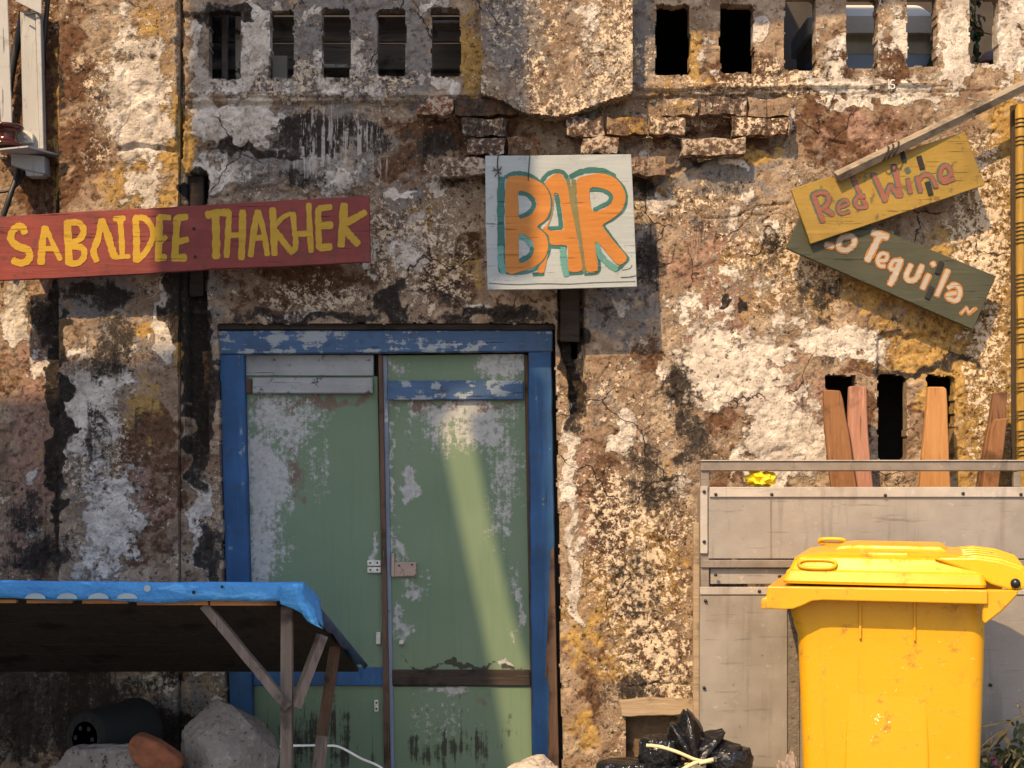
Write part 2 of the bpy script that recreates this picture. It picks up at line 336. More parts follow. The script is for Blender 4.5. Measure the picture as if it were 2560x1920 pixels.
pt('B', (60, 200, 90, 300, .85), (60, 480, 90, 80, .55), (165, 120, 50, 160, .72), (190, 330, 60, 120, .75), (150, 420, 40, 60, .7), (300, 60, 40, 40, .45), (330, 1000, 66, 200, .95), (300, 1180, 80, 70, .7), (230, 1230, 60, 40, .5),
   (90, 720, 30, 60, .5), (680, 590, 200, 60, .78), (580, 650, 90, 40, .7), (960, 600, 90, 60, .8), (1010, 540, 50, 40, .7), (830, 480, 80, 60, .5), (940, 280, 100, 60, .8), (880, 350, 90, 40, .7), (1080, 330, 90, 60, .7),
   (1180, 60, 40, 60, .45), (1170, 170, 60, 60, .4), (1300, 1010, 60, 120, .7), (1320, 1150, 60, 100, .72), (1400, 1330, 90, 120, .6), (1280, 1480, 60, 120, .7), (1560, 860, 36, 90, .85), (1640, 920, 60, 60, .7), (1600, 700, 40, 60, .6), (1540, 640, 60, 40, .5), (1480, 580, 40, 60, .5),
   (1860, 280, 150, 70, .88), (1815, 130, 36, 70, 1.1), (1800, 195, 60, 30, .9), (1935, 120, 34, 50, .95), (1940, 180, 50, 30, .85), (1750, 100, 30, 40, .7), (1640, 160, 40, 60, .6), (1560, 170, 60, 50, .6), (1900, 360, 120, 60, .6), (2030, 250, 60, 40, .5), (2060, 340, 60, 60, .4), (2150, 110, 30, 70, .5),
   (1640, 240, 60, 20, .9), (1600, 290, 90, 60, .75), (1480, 290, 90, 40, .7), (1430, 230, 60, 20, .6), (1940, 750, 130, 60, .85), (2010, 690, 90, 60, .6), (1860, 800, 60, 20, .7), (2000, 900, 40, 60, .8), (1880, 900, 20, 60, .9), (1660, 1030, 120, 20, .6), (1560, 1020, 60, 40, .7), (1440, 1230, 60, 160, .5), (1400, 770, 40, 50, .5))
pt('O', (115, 420, 16, 240, .8), (118, 180, 14, 150, .6), (310, 395, 90, 60, .82), (370, 300, 26, 120, .75), (330, 80, 60, 60, .5), (400, 330, 20, 100, .7), (1012, 115, 30, 90, 1.05), (1018, 195, 30, 36, .95), (415, 60, 20, 40, .5), (340, 720, 70, 20, .6), (400, 760, 14, 60, .9), (310, 880, 40, 60, .55),
   (905, 465, 40, 26, .9), (980, 580, 60, 30, .6), (1230, 820, 20, 140, .9), (1250, 1350, 40, 180, .5), (1340, 1440, 100, 60, .5), (1260, 1590, 40, 60, .6), (1400, 1580, 30, 60, .6), (1440, 420, 30, 40, .6), (1500, 240, 60, 30, .5), (1640, 330, 60, 20, .5),
   (1640, 620, 60, 60, .4), (1720, 540, 40, 60, .55), (2150, 450, 60, 170, .72), (2170, 300, 30, 90, .5), (2080, 520, 90, 40, .6), (2150, 720, 60, 60, 1.0), (2140, 900, 70, 150, 1.05), (2040, 730, 90, 50, .7), (1940, 740, 80, 50, .55), (2090, 990, 60, 60, .9), (1850, 640, 120, 40, .5), (1960, 660, 60, 60, .5), (1500, 130, 26, 90, .6), (1440, 190, 20, 60, .5))
pt('P', (70, 900, 70, 170, .95), (55, 1060, 60, 80, .8), (30, 1180, 60, 60, .6), (10, 760, 40, 60, .7), (300, 1060, 60, 90, .62), (240, 1130, 60, 60, .55), (200, 1200, 40, 50, .5), (1570, 620, 90, 90, .72), (1600, 720, 60, 60, .55), (1620, 800, 120, 90, .6), (1720, 930, 90, 100, .68), (1260, 1010, 20, 90, .6), (1260, 1100, 20, 60, .6), (1330, 1090, 40, 60, .5), (1880, 280, 120, 60, .6), (1500, 600, 40, 60, .5), (1740, 860, 60, 40, .6), (1600, 245, 60, 16, .6))
pt('G', (220, 250, 50, 70, .7), (700, 100, 320, 140, .95), (640, 340, 260, 100, .75), (1110, 90, 70, 140, .85), (1110, 230, 80, 50, .6), (1340, 640, 90, 130, .85), (1380, 560, 60, 90, .8), (1600, 380, 150, 60, .75), (1570, 500, 120, 60, .62), (1780, 380, 60, 50, .6), (1400, 60, 26, 150, .9), (200, 640, 100, 60, .8), (290, 720, 100, 60, .6), (430, 690, 60, 90, .8), (60, 1500, 400, 180, .9), (300, 1560, 220, 120, .8), (470, 620, 60, 40, .7), (1780, 330, 40, 40, .6), (2130, 460, 60, 30, .4), (870, 440, 60, 50, .6), (200, 1000, 60, 100, .6), (1310, 860, 40, 60, .5))  # grey cement; under the stall and boards it is painted shade
pt('F', (700, 180, 320, 50, .85), (1290, 130, 80, 160, .85), (1140, 130, 90, 160, .6), (300, 200, 120, 250, .62), (200, 300, 60, 200, .6), (1380, 1300, 150, 260, .85), (1700, 180, 400, 60, .8), (1600, 540, 240, 160, .75), (2140, 700, 90, 400, .85), (1900, 720, 160, 90, .75), (1400, 1000, 100, 160, .72), (1680, 640, 160, 120, .7), (900, 560, 160, 120, .75), (240, 900, 120, 300, .6), (2050, 330, 140, 120, .7), (1480, 260, 160, 80, .6), (1340, 700, 80, 80, .6), (860, 440, 200, 60, .5))
pt('W', (1620, 600, 130, 60, .5), (1580, 760, 160, 90, .66), (1690, 900, 120, 120, .72), (1820, 740, 110, 40, .9), (1480, 660, 90, 60, .5), (1650, 1000, 100, 40, .7), (300, 330, 80, 60, .6), (240, 430, 60, 40, .5), (330, 120, 60, 80, .62), (640, 130, 200, 60, .5), (1900, 180, 260, 30, .6), (1620, 480, 110, 60, .5), (1290, 60, 60, 60, .5), (2060, 420, 60, 60, .45))
pt('O', (2130, 560, 90, 120, .85), (2100, 820, 110, 120, .9), (2180, 420, 40, 300, .8), (1990, 740, 120, 70, .8), (1780, 600, 120, 80, .55), (1660, 560, 100, 80, .5), (2100, 330, 90, 60, .5), (310, 420, 90, 40, .9), (360, 200, 30, 120, .6), (1300, 1330, 120, 200, .45), (1420, 1200, 80, 200, .4), (1900, 620, 80, 40, .6))
pt('P', (1540, 560, 120, 80, .6), (1660, 840, 140, 120, .62), (1780, 880, 60, 100, .6), (1580, 900, 60, 80, .5), (1500, 720, 60, 60, .5))
pt('F', (1370, 1150, 170, 420, .84), (1440, 1420, 120, 200, .84), (650, 190, 320, 40, .9), (240, 250, 130, 300, .75), (230, 1000, 120, 300, .78), (700, 640, 260, 60, .72), (1700, 560, 260, 160, .8), (2130, 620, 100, 420, .9), (1480, 440, 160, 80, .75), (1300, 120, 90, 160, .9), (880, 520, 160, 130, .8))
pt('W', (205, 900, 70, 150, .8), (240, 1100, 85, 150, .8), (300, 170, 90, 150, .7), (310, 300, 80, 80, .7), (600, 60, 40, 60, .6), (480, 190, 90, 40, .7), (760, 110, 60, 80, .5), (440, 700, 20, 60, .6), (1560, 800, 130, 100, .75), (1730, 970, 90, 90, .9), (1900, 100, 300, 60, .55))
pt('K', (1238, 800, 26, 120, 1.05), (1232, 670, 30, 50, .9), (425, 410, 22, 40, 1.1))  # painted shade that darkens the two chases
pt('D', (720, 320, 150, 120, .62), (620, 190, 60, 50, .5), (840, 360, 60, 70, .5), (690, 900, 0.1, 0.1, 0))
CH = {'K': 0, 'W': 1, 'B': 2, 'O': 3, 'P': 4, 'G': 5, 'F': 6, 'D': 7}
GROOVES = [  # polyline in 2212 px, width m, depth m
    ([(388, -20), (389, 120), (391, 200), (388, 335)], .012, .03), ([(262, 324), (300, 318), (390, 328)], .014, .02),
    ([(1440, 443), (1490, 452), (1520, 468), (1560, 470), (1600, 466), (1625, 447), (1665, 441), (1705, 436)], .006, .012), ([(1600, 466), (1640, 462), (1680, 452), (1705, 440)], .005, .008),
    ([(1190, 255), (1191, 300), (1189, 335)], .009, .03), ([(1755, 275), (1780, 298), (1830, 310)], .007, .012), ([(1310, 835), (1350, 840), (1400, 862), (1440, 870)], .004, .006),
    ([(400, 223), (700, 221), (1040, 222)], .010, .02), ([(1360, 214), (1500, 207), (1700, 204)], .010, .02), ([(1700, 204), (1900, 200), (2060, 196), (2230, 188)], .006, .008),
    ([(355, 505), (380, 515), (400, 498)], .004, .006), ([(1200, 905), (1230, 900), (1242, 1010)], .003, .006), ([(1480, 1480), (1540, 1470), (1600, 1478)], .006, .01), ([(1360, 1485), (1420, 1478), (1490, 1483)], .007, .012)]
def masks(X, Z, base):
    px = (X / M + 1280) / F; py = (HY - (Z - HZ) / M) / F
    wx = (fbm(X, Z, 14, 3, .6, 31) - .5) * 70; wy = (fbm(X, Z, 14, 3, .6, 57) - .5) * 70
    px = px + wx; py = py + wy
    m = [np.full(X.shape, b, dtype=np.float32) for b in base]
    for ch, cx, cy, rx, ry, s in PAINT:
        c0 = np.searchsorted(GX, cx - rx * 1.75 - 45); c1 = np.searchsorted(GX, cx + rx * 1.75 + 45)
        r0 = np.searchsorted(GY, -(cy + ry * 1.75 + 45)); r1 = np.searchsorted(GY, -(cy - ry * 1.75 - 45))
        if c1 <= c0 or r1 <= r0: continue
        sl_ = (slice(r0, r1), slice(c0, c1))
        d = np.sqrt(((px[sl_] - cx) / rx) ** 2 + ((py[sl_] - cy) / ry) ** 2)
        v = s * (sstep(1.75, .1, d) if s < .99 else sstep(1.35, .65, d)); a = m[CH[ch]]
        a[sl_] = np.maximum(a[sl_], v * (.86 if ch == 'F' else 1))
    for i, (fr, am) in enumerate(((6, .55), (7, .7), (5, .6), (6, .5), (6, .45), (5, .7), (4, .5))):
        m[i] = m[i] + (fbm(X, Z, fr, 4, .6, 140 + 7 * i) - .5) * am * (.35 + .65 * (m[i] > .06))
    return m
GX = GY = None
def panel(name, u0, u1, v0, v1, yf, thick, keep=None, depth=None, base=(.1, .1, .12, .05, .05, .1, .34, 0), mat=WALL, parent=house, step=.0052, rough=.0032, seed=3, warp=None):
    """plaster sheet between photo columns u0..u1 and rows v0..v1 with real relief, holes and reveals"""
    global GX, GY
    x0 = (u0 * F - 1280) * M; x1 = (u1 * F - 1280) * M; zt = HZ + (HY - v0 * F) * M; zb = HZ + (HY - v1 * F) * M
    def lines(a, b, lo, hi):
        out = []
        if a < lo: out += list(np.arange(a, min(lo, b), .05)); a = lo
        if b > lo and a < hi: out += list(np.arange(a, min(b, hi), step)); a = max(a, hi)
        if b > hi: out += list(np.arange(a, b, .05))
        out.append(b); return np.array(out)
    xs = lines(x0, x1, -2.1, 2.1); zs = lines(zb, zt, .12, 3.32)
    X, Z = np.meshgrid(xs, zs)
    GX = (xs / M + 1280) / F; GY = -((HY - (zs - HZ) / M) / F)
    PX = np.broadcast_to(GX, X.shape); PY = np.broadcast_to(-GY[:, None], X.shape)
    dep = np.zeros(X.shape)
    dep -= rough * 2.2 * (fbm(X, Z, 5, 4, .55, seed) - .5) + rough * 2.4 * (fbm(X, Z, 38, 3, .6, seed + 9) - .5)
    chip = fbm(X, Z, 16, 5, .62, seed + 21)
    dep += sstep(.53, .56, chip) * .0035 + sstep(.60, .62, chip) * .004
    if depth is not None: dep += depth(PX, PY, X, Z)
    for line, wd, dp in GROOVES:
        for (ax, ay), (bx, by) in zip(line[:-1], line[1:]):
            m_ = 14
            c0 = np.searchsorted(GX, min(ax, bx) - m_); c1 = np.searchsorted(GX, max(ax, bx) + m_); r0 = np.searchsorted(GY, -(max(ay, by) + m_)); r1 = np.searchsorted(GY, -(min(ay, by) - m_))
            if c1 <= c0 or r1 <= r0: continue
            q = (slice(r0, r1), slice(c0, c1)); dx, dy = bx - ax, by - ay; L2 = dx * dx + dy * dy + 1e-9
            jx = (fbm(X[q], Z[q], 40, 3, .6, 77) - .5) * 14
            qx = PX[q] + jx; qy = PY[q] + jx * .7
            t = np.clip(((qx - ax) * dx + (qy - ay) * dy) / L2, 0, 1)
            dd = np.hypot(qx - ax - t * dx, qy - ay - t * dy) * F * M
            dep[q] = np.maximum(dep[q], sstep(wd, wd * .35, dd) * dp)
    Y = yf + dep
    ms = masks(X, Z, base)
    XX = X.copy()
    if warp is not None: XX = X + warp(PX, PY)
    nr, nc = X.shape
    cpx = (GX[1:] + GX[:-1]) / 2; cpy = -(GY[1:] + GY[:-1]) / 2
    cx, cy = np.meshgrid(cpx, cpy)
    kp = np.ones((nr - 1, nc - 1), bool)
    if keep is not None:
        cX = (cx * F - 1280) * M; cZ = HZ + (HY - cy * F) * M
        jx = (fbm(cX, cZ, 22, 4, .6, seed + 5) - .5) * 9; jy = (fbm(cX, cZ, 22, 4, .6, seed + 6) - .5) * 9
        kp = keep(cx + jx, cy + jy)
    idx = np.arange(nr * nc).reshape(nr, nc)
    q = np.stack([idx[:-1, :-1], idx[:-1, 1:], idx[1:, 1:], idx[1:, :-1]], -1)[kp]
    V = np.stack([XX.ravel(), Y.ravel(), Z.ravel()], 1)
    # side walls along the rim and the openings
    pad = np.zeros((nr + 1, nc + 1), bool); pad[1:-1, 1:-1] = kp
    E = []
    dn_ = kp & ~pad[:-2, 1:-1]; E.append(np.stack([idx[:-1, 1:][dn_], idx[:-1, :-1][dn_]], 1))
    up_ = kp & ~pad[2:, 1:-1]; E.append(np.stack([idx[1:, :-1][up_], idx[1:, 1:][up_]], 1))
    lf_ = kp & ~pad[1:-1, :-2]; E.append(np.stack([idx[:-1, :-1][lf_], idx[1:, :-1][lf_]], 1))
    rt_ = kp & ~pad[1:-1, 2:]; E.append(np.stack([idx[1:, 1:][rt_], idx[:-1, 1:][rt_]], 1))
    E = np.concatenate(E); ne = len(E); n0 = len(V)
    nseg = 5; layers = []
    for s in range(nseg + 1):
        for e in (0, 1):
            v = V[E[:, e]].copy(); v[:, 1] = v[:, 1] + (yf + thick - v[:, 1]) * s / nseg; layers.append(v)
    V = np.concatenate([V] + layers)
    Q = [q]
    for s in range(nseg):
        a = n0 + (2 * s) * ne + np.arange(ne); b = a + ne; c = b + ne; d = c + ne
        Q.append(np.stack([a, b, d, c], 1))
    Q = np.concatenate(Q)
    used = np.zeros(len(V), bool); used[Q.ravel()] = True; remap = np.cumsum(used) - 1
    src = np.concatenate([np.arange(n0)] + [E[:, e] for s in range(nseg + 1) for e in (0, 1)])[used]
    V = V[used]; Q = remap[Q]
    me = bpy.data.meshes.new(name); me.vertices.add(len(V)); me.vertices.foreach_set('co', V.astype(np.float32).ravel())
    me.loops.add(Q.size); me.loops.foreach_set('vertex_index', Q.astype(np.int32).ravel())
    me.polygons.add(len(Q)); me.polygons.foreach_set('loop_start', np.arange(0, Q.size, 4, dtype=np.int32)); me.polygons.foreach_set('loop_total', np.full(len(Q), 4, np.int32))
    me.update(); me.polygons.foreach_set('use_smooth', np.ones(len(Q), bool))
    for an, k in (('m1', 0), ('m2', 4)):
        at = me.color_attributes.new(an, 'FLOAT_COLOR', 'POINT')
        at.data.foreach_set('color', np.stack([ms[k + i].ravel()[src] for i in range(4)], 1).astype(np.float32).ravel())
    return link(name, me, mat, parent)

def rect(cx, cy, x0, y0, x1, y1, r=7):
    """inside test of a rounded rectangle"""
    dx = np.maximum(np.maximum(x0 + r - cx, cx - (x1 - r)), 0); dy = np.maximum(np.maximum(y0 + r - cy, cy - (y1 - r)), 0)
    return (dx * dx + dy * dy) < r * r
f_ = 1 / F
OPEN_L = [(450, 21, 519, 170), (581, 18, 634, 166), (694, 16, 756, 167), (814, 15, 876, 163), (931, 14, 995, 165)]
OPEN_R = [(1417, 8, 1492, 160), (1556, 6, 1630, 156), (1695, -10, 1764, 150), (1830, -10, 1898, 145), (1961, -10, 2027, 142), (2096, -10, 2159, 136)]
OPEN_B = [(1786, 809, 1852, 1000), (1898, 808, 1962, 994), (2003, 809, 2064, 994)]
def door_shift(px, py):
    w_ = np.clip((px - 420) / 60, 0, 1) * np.clip((1300 - px) / 80, 0, 1)
    w2 = np.clip((px - 1000) / 200, 0, 1)
    amt = np.clip((py - 720) / 900, 0, 1.3)
    return w_ * amt * (26 * (1 - w2) + 14 * w2) * F * M
def keep_main(cx, cy):
    k = ~rect(cx, cy, 468, 698, 1201, 1990, 4)
    for o in OPEN_L + OPEN_R + OPEN_B: k &= ~rect(cx, cy, *o, 8)
    k &= ~rect(cx, cy, 1352, 1548, 1502, 1740, 6)
    k &= ~rect(cx, cy, 1235, 722, 1248, 772, 4)
    return k
def edge_y(px):  # lower edge of the plaster above the bare brick band / upper edge of the plaster below it
    return 400 + 26 * np.sin(px * .011) + 18 * np.sin(px * .031 + 1)
def depth_main(px, py, X, Z):
    d = np.zeros(px.shape); nz = (fbm(X, Z, 12, 4, .6, 91) - .5)
    low = np.interp(px, [400, 600, 800, 830, 930, 1040, 1180, 1370, 1400, 1420, 1470, 1560, 1600, 1690, 1702, 1720], [425, 425, 425, 408, 408, 390, 400, 420, 410, 400, 370, 330, 316, 312, 300, 200])
    top = np.interp(px, [400, 1040, 1360, 1700], [224, 224, 216, 206])
    q = py + nz * 26
    inb = sstep(top - 2, top + 3, py) * sstep(low + 4, low - 3, q) * sstep(395, 402, px) * sstep(1706, 1698, px + nz * 10)
    d += inb * (.014 + .013 * sstep(790, 830, px + nz * 60))
    # remains of plaster inside the bare band
    keepers = np.zeros(px.shape)
    for cx, cy, rx, ry in ((508, 264, 97, 42), (480, 375, 80, 45), (1010, 372, 34, 30), (940, 398, 40, 20), (1490, 260, 80, 20), (1420, 330, 60, 40), (700, 385, 90, 44), (640, 190, 10, 10)):
        keepers = np.maximum(keepers, sstep(1.15, .9, np.hypot((px - cx) / rx, (py - cy) / ry) + nz * .9))
    d *= 1 - .9 * keepers
    # vertical chases cut beside the door
    ch = sstep(398, 401, px) * sstep(447, 443, px + nz * 6) * sstep(372, 376, py) * sstep(1010, 960, py + nz * 60)
    d = np.maximum(d, ch * .09)
    lft = np.interp(py, [500, 740, 800, 900], [1204, 1206, 1226, 1230])
    ch = sstep(lft - 2, lft + 2, px + nz * 7) * sstep(1264, 1260, px + nz * 3) * sstep(470, 480, py) * sstep(896, 888, py + nz * 14)
    d = np.maximum(d, ch * (.075 + nz * .05))
    # a knocked-out hollow left of the square board and a scar above the low grille
    d = np.maximum(d, sstep(1.1, .8, np.hypot((px - 1015) / 34, (py - 545) / 34) + nz * 1.2) * .03)
    sc = sstep(1.05, .92, np.hypot((px - 1960) / 150, (py - 770) / 52) + nz * .7) * sstep(1895, 1902, px + nz * 18)
    d = np.maximum(d, sc * .022)
    d = np.maximum(d, sstep(1.05, .95, np.hypot((px - 1600) / 2, (py - 30) / 2)) * 0)
    lg = sstep(1372, 1380, px) * sstep(176, 181, py) * sstep(204, 201, py) ; d -= lg * .016
    lg = sstep(392, 398, px) * sstep(1040, 1034, px) * sstep(194, 199, py) * sstep(222, 219, py); d -= lg * .012
    # extra coarse grain of the rough-cast on the right
    rg = sstep(1560, 1800, px) * sstep(380, 520, py)
    d += rg * (fbm(X, Z, 55, 3, .65, 15) - .5) * .009
    return d
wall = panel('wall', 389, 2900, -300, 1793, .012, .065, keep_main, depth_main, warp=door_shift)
wall['label'] = 'stained plaster wall with bare brick showing'
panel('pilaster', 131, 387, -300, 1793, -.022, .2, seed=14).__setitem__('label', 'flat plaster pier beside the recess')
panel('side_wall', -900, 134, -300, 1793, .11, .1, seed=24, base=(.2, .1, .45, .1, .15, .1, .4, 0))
def keep_pil(cx, cy):
    low = np.interp(cx, [1040, 1060, 1090, 1110, 1140, 1190, 1240, 1290, 1330, 1365], [214, 222, 232, 246, 258, 262, 255, 238, 222, 212])
    return cy < low
panel('pilaster', 1040, 1362, -300, 275, -.095, .1, keep_pil, seed=34, base=(.08, .16, .1, .05, .05, .3, .62, 0)).__setitem__('label', 'projecting pier with a broken lower end')

# small white chalk mark under the upper grille
CHALK = plain('white_chalk', (.6, .58, .54), .8)
def brick_mat():
    n = NT('old_brick'); r = n.rnd(); a = n.noise(14, 7, .68); b = n.noise(55, 5, .65, n.coord(loc=(4, 4, 4)))
    col = n.mix(r, (.15, .085, .055), (.21, .135, .085)); col = n.mix(n.step(r, .86, .9), col, (.24, .10, .05)); col = n.mix(n.step(a, .62, .35), col, (.075, .05, .038))
    col = n.mix(n.step(n.math('ADD', n.math('MULTIPLY', b, .6), n.math('MULTIPLY', a, .4)), .50, .60), col, (.40, .33, .26))
    col = n.mix(n.step(b, .34, .24), col, (.045, .03, .022))
    n.bump(n.math('ADD', a, b), .006, .8); return n.done(col, .93, spec=.25)
BRICK = brick_mat()
def rough_brick(x0, x1, y0, y1, yf):
    a = U(x0, y1); b = U(x1, y0); bm = bmesh.new(); nx, nz = 6, 2
    g = {}
    for j in range(nz + 1):
        for i in range(nx + 1):
            e = (i in (0, nx)) or (j in (0, nz)); jx = random.uniform(-.006, .006); jz = random.uniform(-.007, .007)
            g[i, j] = bm.verts.new((a.x + (b.x - a.x) * i / nx + jx, yf + (.006 if e else 0) + random.uniform(-.004, .005), a.z + (b.z - a.z) * j / nz + jz))
    for j in range(nz):
        for i in range(nx): bm.faces.new((g[i, j], g[i + 1, j], g[i + 1, j + 1], g[i, j + 1]))
    es = [e for e in bm.edges if e.is_boundary]
    r = bmesh.ops.extrude_edge_only(bm, edges=es)
    for v in [v for v in r['geom'] if isinstance(v, bmesh.types.BMVert)]: v.co.y = yf + .06
    plast = random.random() < .68
    o = from_bm('brick', bm, WALL if plast else BRICK, wall, False)
    if plast:
        for an, c in (('m1', (random.uniform(.3, .55), .22, random.uniform(.3, .75), random.uniform(0, .3))), ('m2', (random.uniform(.1, .5), .2, random.uniform(.3, .65), 0))):
            o.data.color_attributes.new(an, 'FLOAT_COLOR', 'POINT').data.foreach_set('color', list(c) * len(o.data.vertices))
    return o
rows = [(219, 256), (262, 299), (304, 342), (347, 386)]
for ri, (ya, yb) in enumerate(rows):
    x = 806 - (ri % 2) * 52
    while x < 1700:
        L = random.uniform(70, 135); x2 = x + L
        lowlim = np.interp((x + x2) / 2, [800, 930, 1040, 1370, 1420, 1470, 1560, 1600, 1702], [408, 408, 390, 420, 400, 370, 330, 316, 305])
        if yb < lowlim + 4 and x2 > 815 and not (random.random() < (.5 if x < 1040 else .3)):
            rough_brick(max(x, 800), min(x2, 1699), ya + random.uniform(-1, 2), yb + random.uniform(-2, 1), .0365 + random.uniform(-.007, .003))
        x = x2 + random.uniform(5, 9)

# rooms behind the grilles
n = NT('dark_plaster'); a = n.noise(6, 6, .65); DARKW = n.done(n.mix(a, (.035, .03, .028), (.09, .078, .07)), .95)  # plain dark colour for the room walls
GREYB = wood('grey_board', (.13, .11, .10), (.28, .25, .22), 'x')
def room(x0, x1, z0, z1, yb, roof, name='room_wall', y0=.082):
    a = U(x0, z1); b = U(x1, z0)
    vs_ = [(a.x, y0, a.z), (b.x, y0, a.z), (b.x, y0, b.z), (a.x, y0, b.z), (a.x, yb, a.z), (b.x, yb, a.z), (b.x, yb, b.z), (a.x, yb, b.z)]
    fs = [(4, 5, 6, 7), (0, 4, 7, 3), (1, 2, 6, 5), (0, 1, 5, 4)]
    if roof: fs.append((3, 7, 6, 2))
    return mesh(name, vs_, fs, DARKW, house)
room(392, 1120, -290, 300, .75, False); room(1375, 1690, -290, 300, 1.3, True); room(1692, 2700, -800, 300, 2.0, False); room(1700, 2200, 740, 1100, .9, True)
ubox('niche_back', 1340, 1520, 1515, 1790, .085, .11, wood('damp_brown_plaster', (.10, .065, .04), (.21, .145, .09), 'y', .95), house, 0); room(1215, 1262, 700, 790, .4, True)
for i, (y0, y1, yy, c) in enumerate(((-40, 30, .40, 0), (36, 90, .44, 1), (94, 150, .42, 0), (152, 230, .47, 1))):
    ubox('shelf_board', 400, y0, 1110, y1, yy, yy + .02, GREYB, house, .002)
CREAMP = painted('flaked_cream', (.5, .46, .4), (.12, .09, .07), .45, axis='o')
ubox('shelf_post', 478, -40, 491, 230, .26, .29, GREYB, house); ubox('shelf_post', 508, 30, 560, 230, .30, .33, CREAMP, house)
ubox('shelf_post', 588, 120, 620, 300, .28, .31, CREAMP, house); ubox('shelf_ledge', 700, 138, 800, 146, .25, .40, CREAMP, house); ubox('shelf_ledge', 935, 44, 1060, 50, .3, .40, CREAMP, house)

# ------------------------------------------------------------------ double door (part of the house)
BLUEP = painted('blue_paint', (.017, .072, .185), (.19, .26, .31), .24, .4, .6, 'z', 16, .25)
BLUEW = painted('blue_worn_paint', (.045, .095, .19), (.27, .31, .34), .5, .35, .65, 'x', 13, .35)
GREYP = painted('grey_white_paint', (.27, .285, .29), (.10, .13, .20), .2, .25, .65, 'x', 14, .45)
BROWNW = wood('bare_brown_wood', (.06, .035, .024), (.15, .09, .06), 'z')
BROWNX = wood('bare_dark_rail', (.022, .016, .013), (.055, .04, .032), 'x')
def green_mat():
    n = NT('worn_green_paint'); W, Y, K, T = n.attr('d1')
    a = n.noise(3, 5, .6); vert = n.noise(1, 6, .65, n.coord(scale=(38, 38, 2.2)), dist=.3); f = n.noise(60, 6, .72, n.coord(loc=(5, 2, 1)), gain=2.4); f2 = n.noise(16, 8, .72, n.coord(loc=(1, 1, 8)))
    col = n.mix(a, (.12, .182, .112), (.155, .218, .142))
    col = n.mix(n.math('MULTIPLY', n.step(vert, .55, .85), .3), col, (.09, .16, .10))
    col, _ = layer(n, col, T, n.math('ADD', n.math('MULTIPLY', f2, .6), n.math('MULTIPLY', vert, .4)), (.14, .10, .075), .12)
    wn_ = n.math('ADD', n.math('MULTIPLY', f, .42), n.math('ADD', n.math('MULTIPLY', f2, .2), n.math('MULTIPLY', vert, .38)))
    col, fw = layer(n, col, n.math('ADD', n.math('MULTIPLY', W, .8), .14), wn_, n.mix(f, (.27, .275, .265), (.44, .445, .435)), .12)
    col, _ = layer(n, col, K, n.math('ADD', n.math('MULTIPLY', f2, .4), n.math('MULTIPLY', vert, .6)), (.035, .035, .025), .08)
    n.bump(n.math('SUBTRACT', n.math('MULTIPLY', vert, .4), fw), .0012, .8); return n.done(col, .62, spec=.35)
GREEN = green_mat()
DP = [('W', 600, 900, 70, 60, .62), ('W', 570, 1040, 60, 130, .78), ('W', 560, 1180, 60, 140, .66), ('W', 640, 940, 60, 60, .5), ('W', 1000, 890, 130, 26, .75), ('W', 1040, 930, 80, 40, .7), ('W', 1100, 1000, 36, 120, .55), ('W', 1080, 1120, 30, 60, .5), ('W', 1120, 1300, 16, 80, .6), ('W', 885, 1040, 16, 40, .75), ('W', 862, 1180, 14, 50, .6), ('W', 895, 1260, 24, 30, .6), ('W', 865, 1350, 16, 40, .75), ('W', 812, 1190, 10, 40, .7), ('W', 1080, 790, 60, 40, .7), ('W', 850, 790, 24, 20, .5), ('W', 690, 1000, 40, 100, .35), ('W', 960, 1490, 60, 14, .7), ('W', 1085, 1430, 8, 8, 1.1), ('W', 950, 1560, 90, 60, .35), ('W', 850, 1000, 6, 200, .5),
      ('T', 640, 1020, 26, 90, .6), ('T', 590, 1150, 60, 90, .45), ('T', 560, 950, 30, 40, .5), ('T', 680, 870, 160, 16, .7), ('T', 980, 872, 170, 12, .8), ('T', 640, 1230, 40, 60, .3),
      ('K', 990, 1436, 170, 9, .72), ('K', 960, 1560, 120, 80, .42), ('K', 680, 1600, 140, 120, .5), ('K', 640, 1330, 30, 120, .3), ('K', 700, 1434, 140, 10, .6), ('K', 1090, 1570, 40, 60, .4), ('K', 960, 1620, 180, 70, .5), ('T', 990, 1500, 150, 30, .4), ('W', 1000, 930, 140, 60, .5), ('W', 620, 900, 90, 50, .55)]
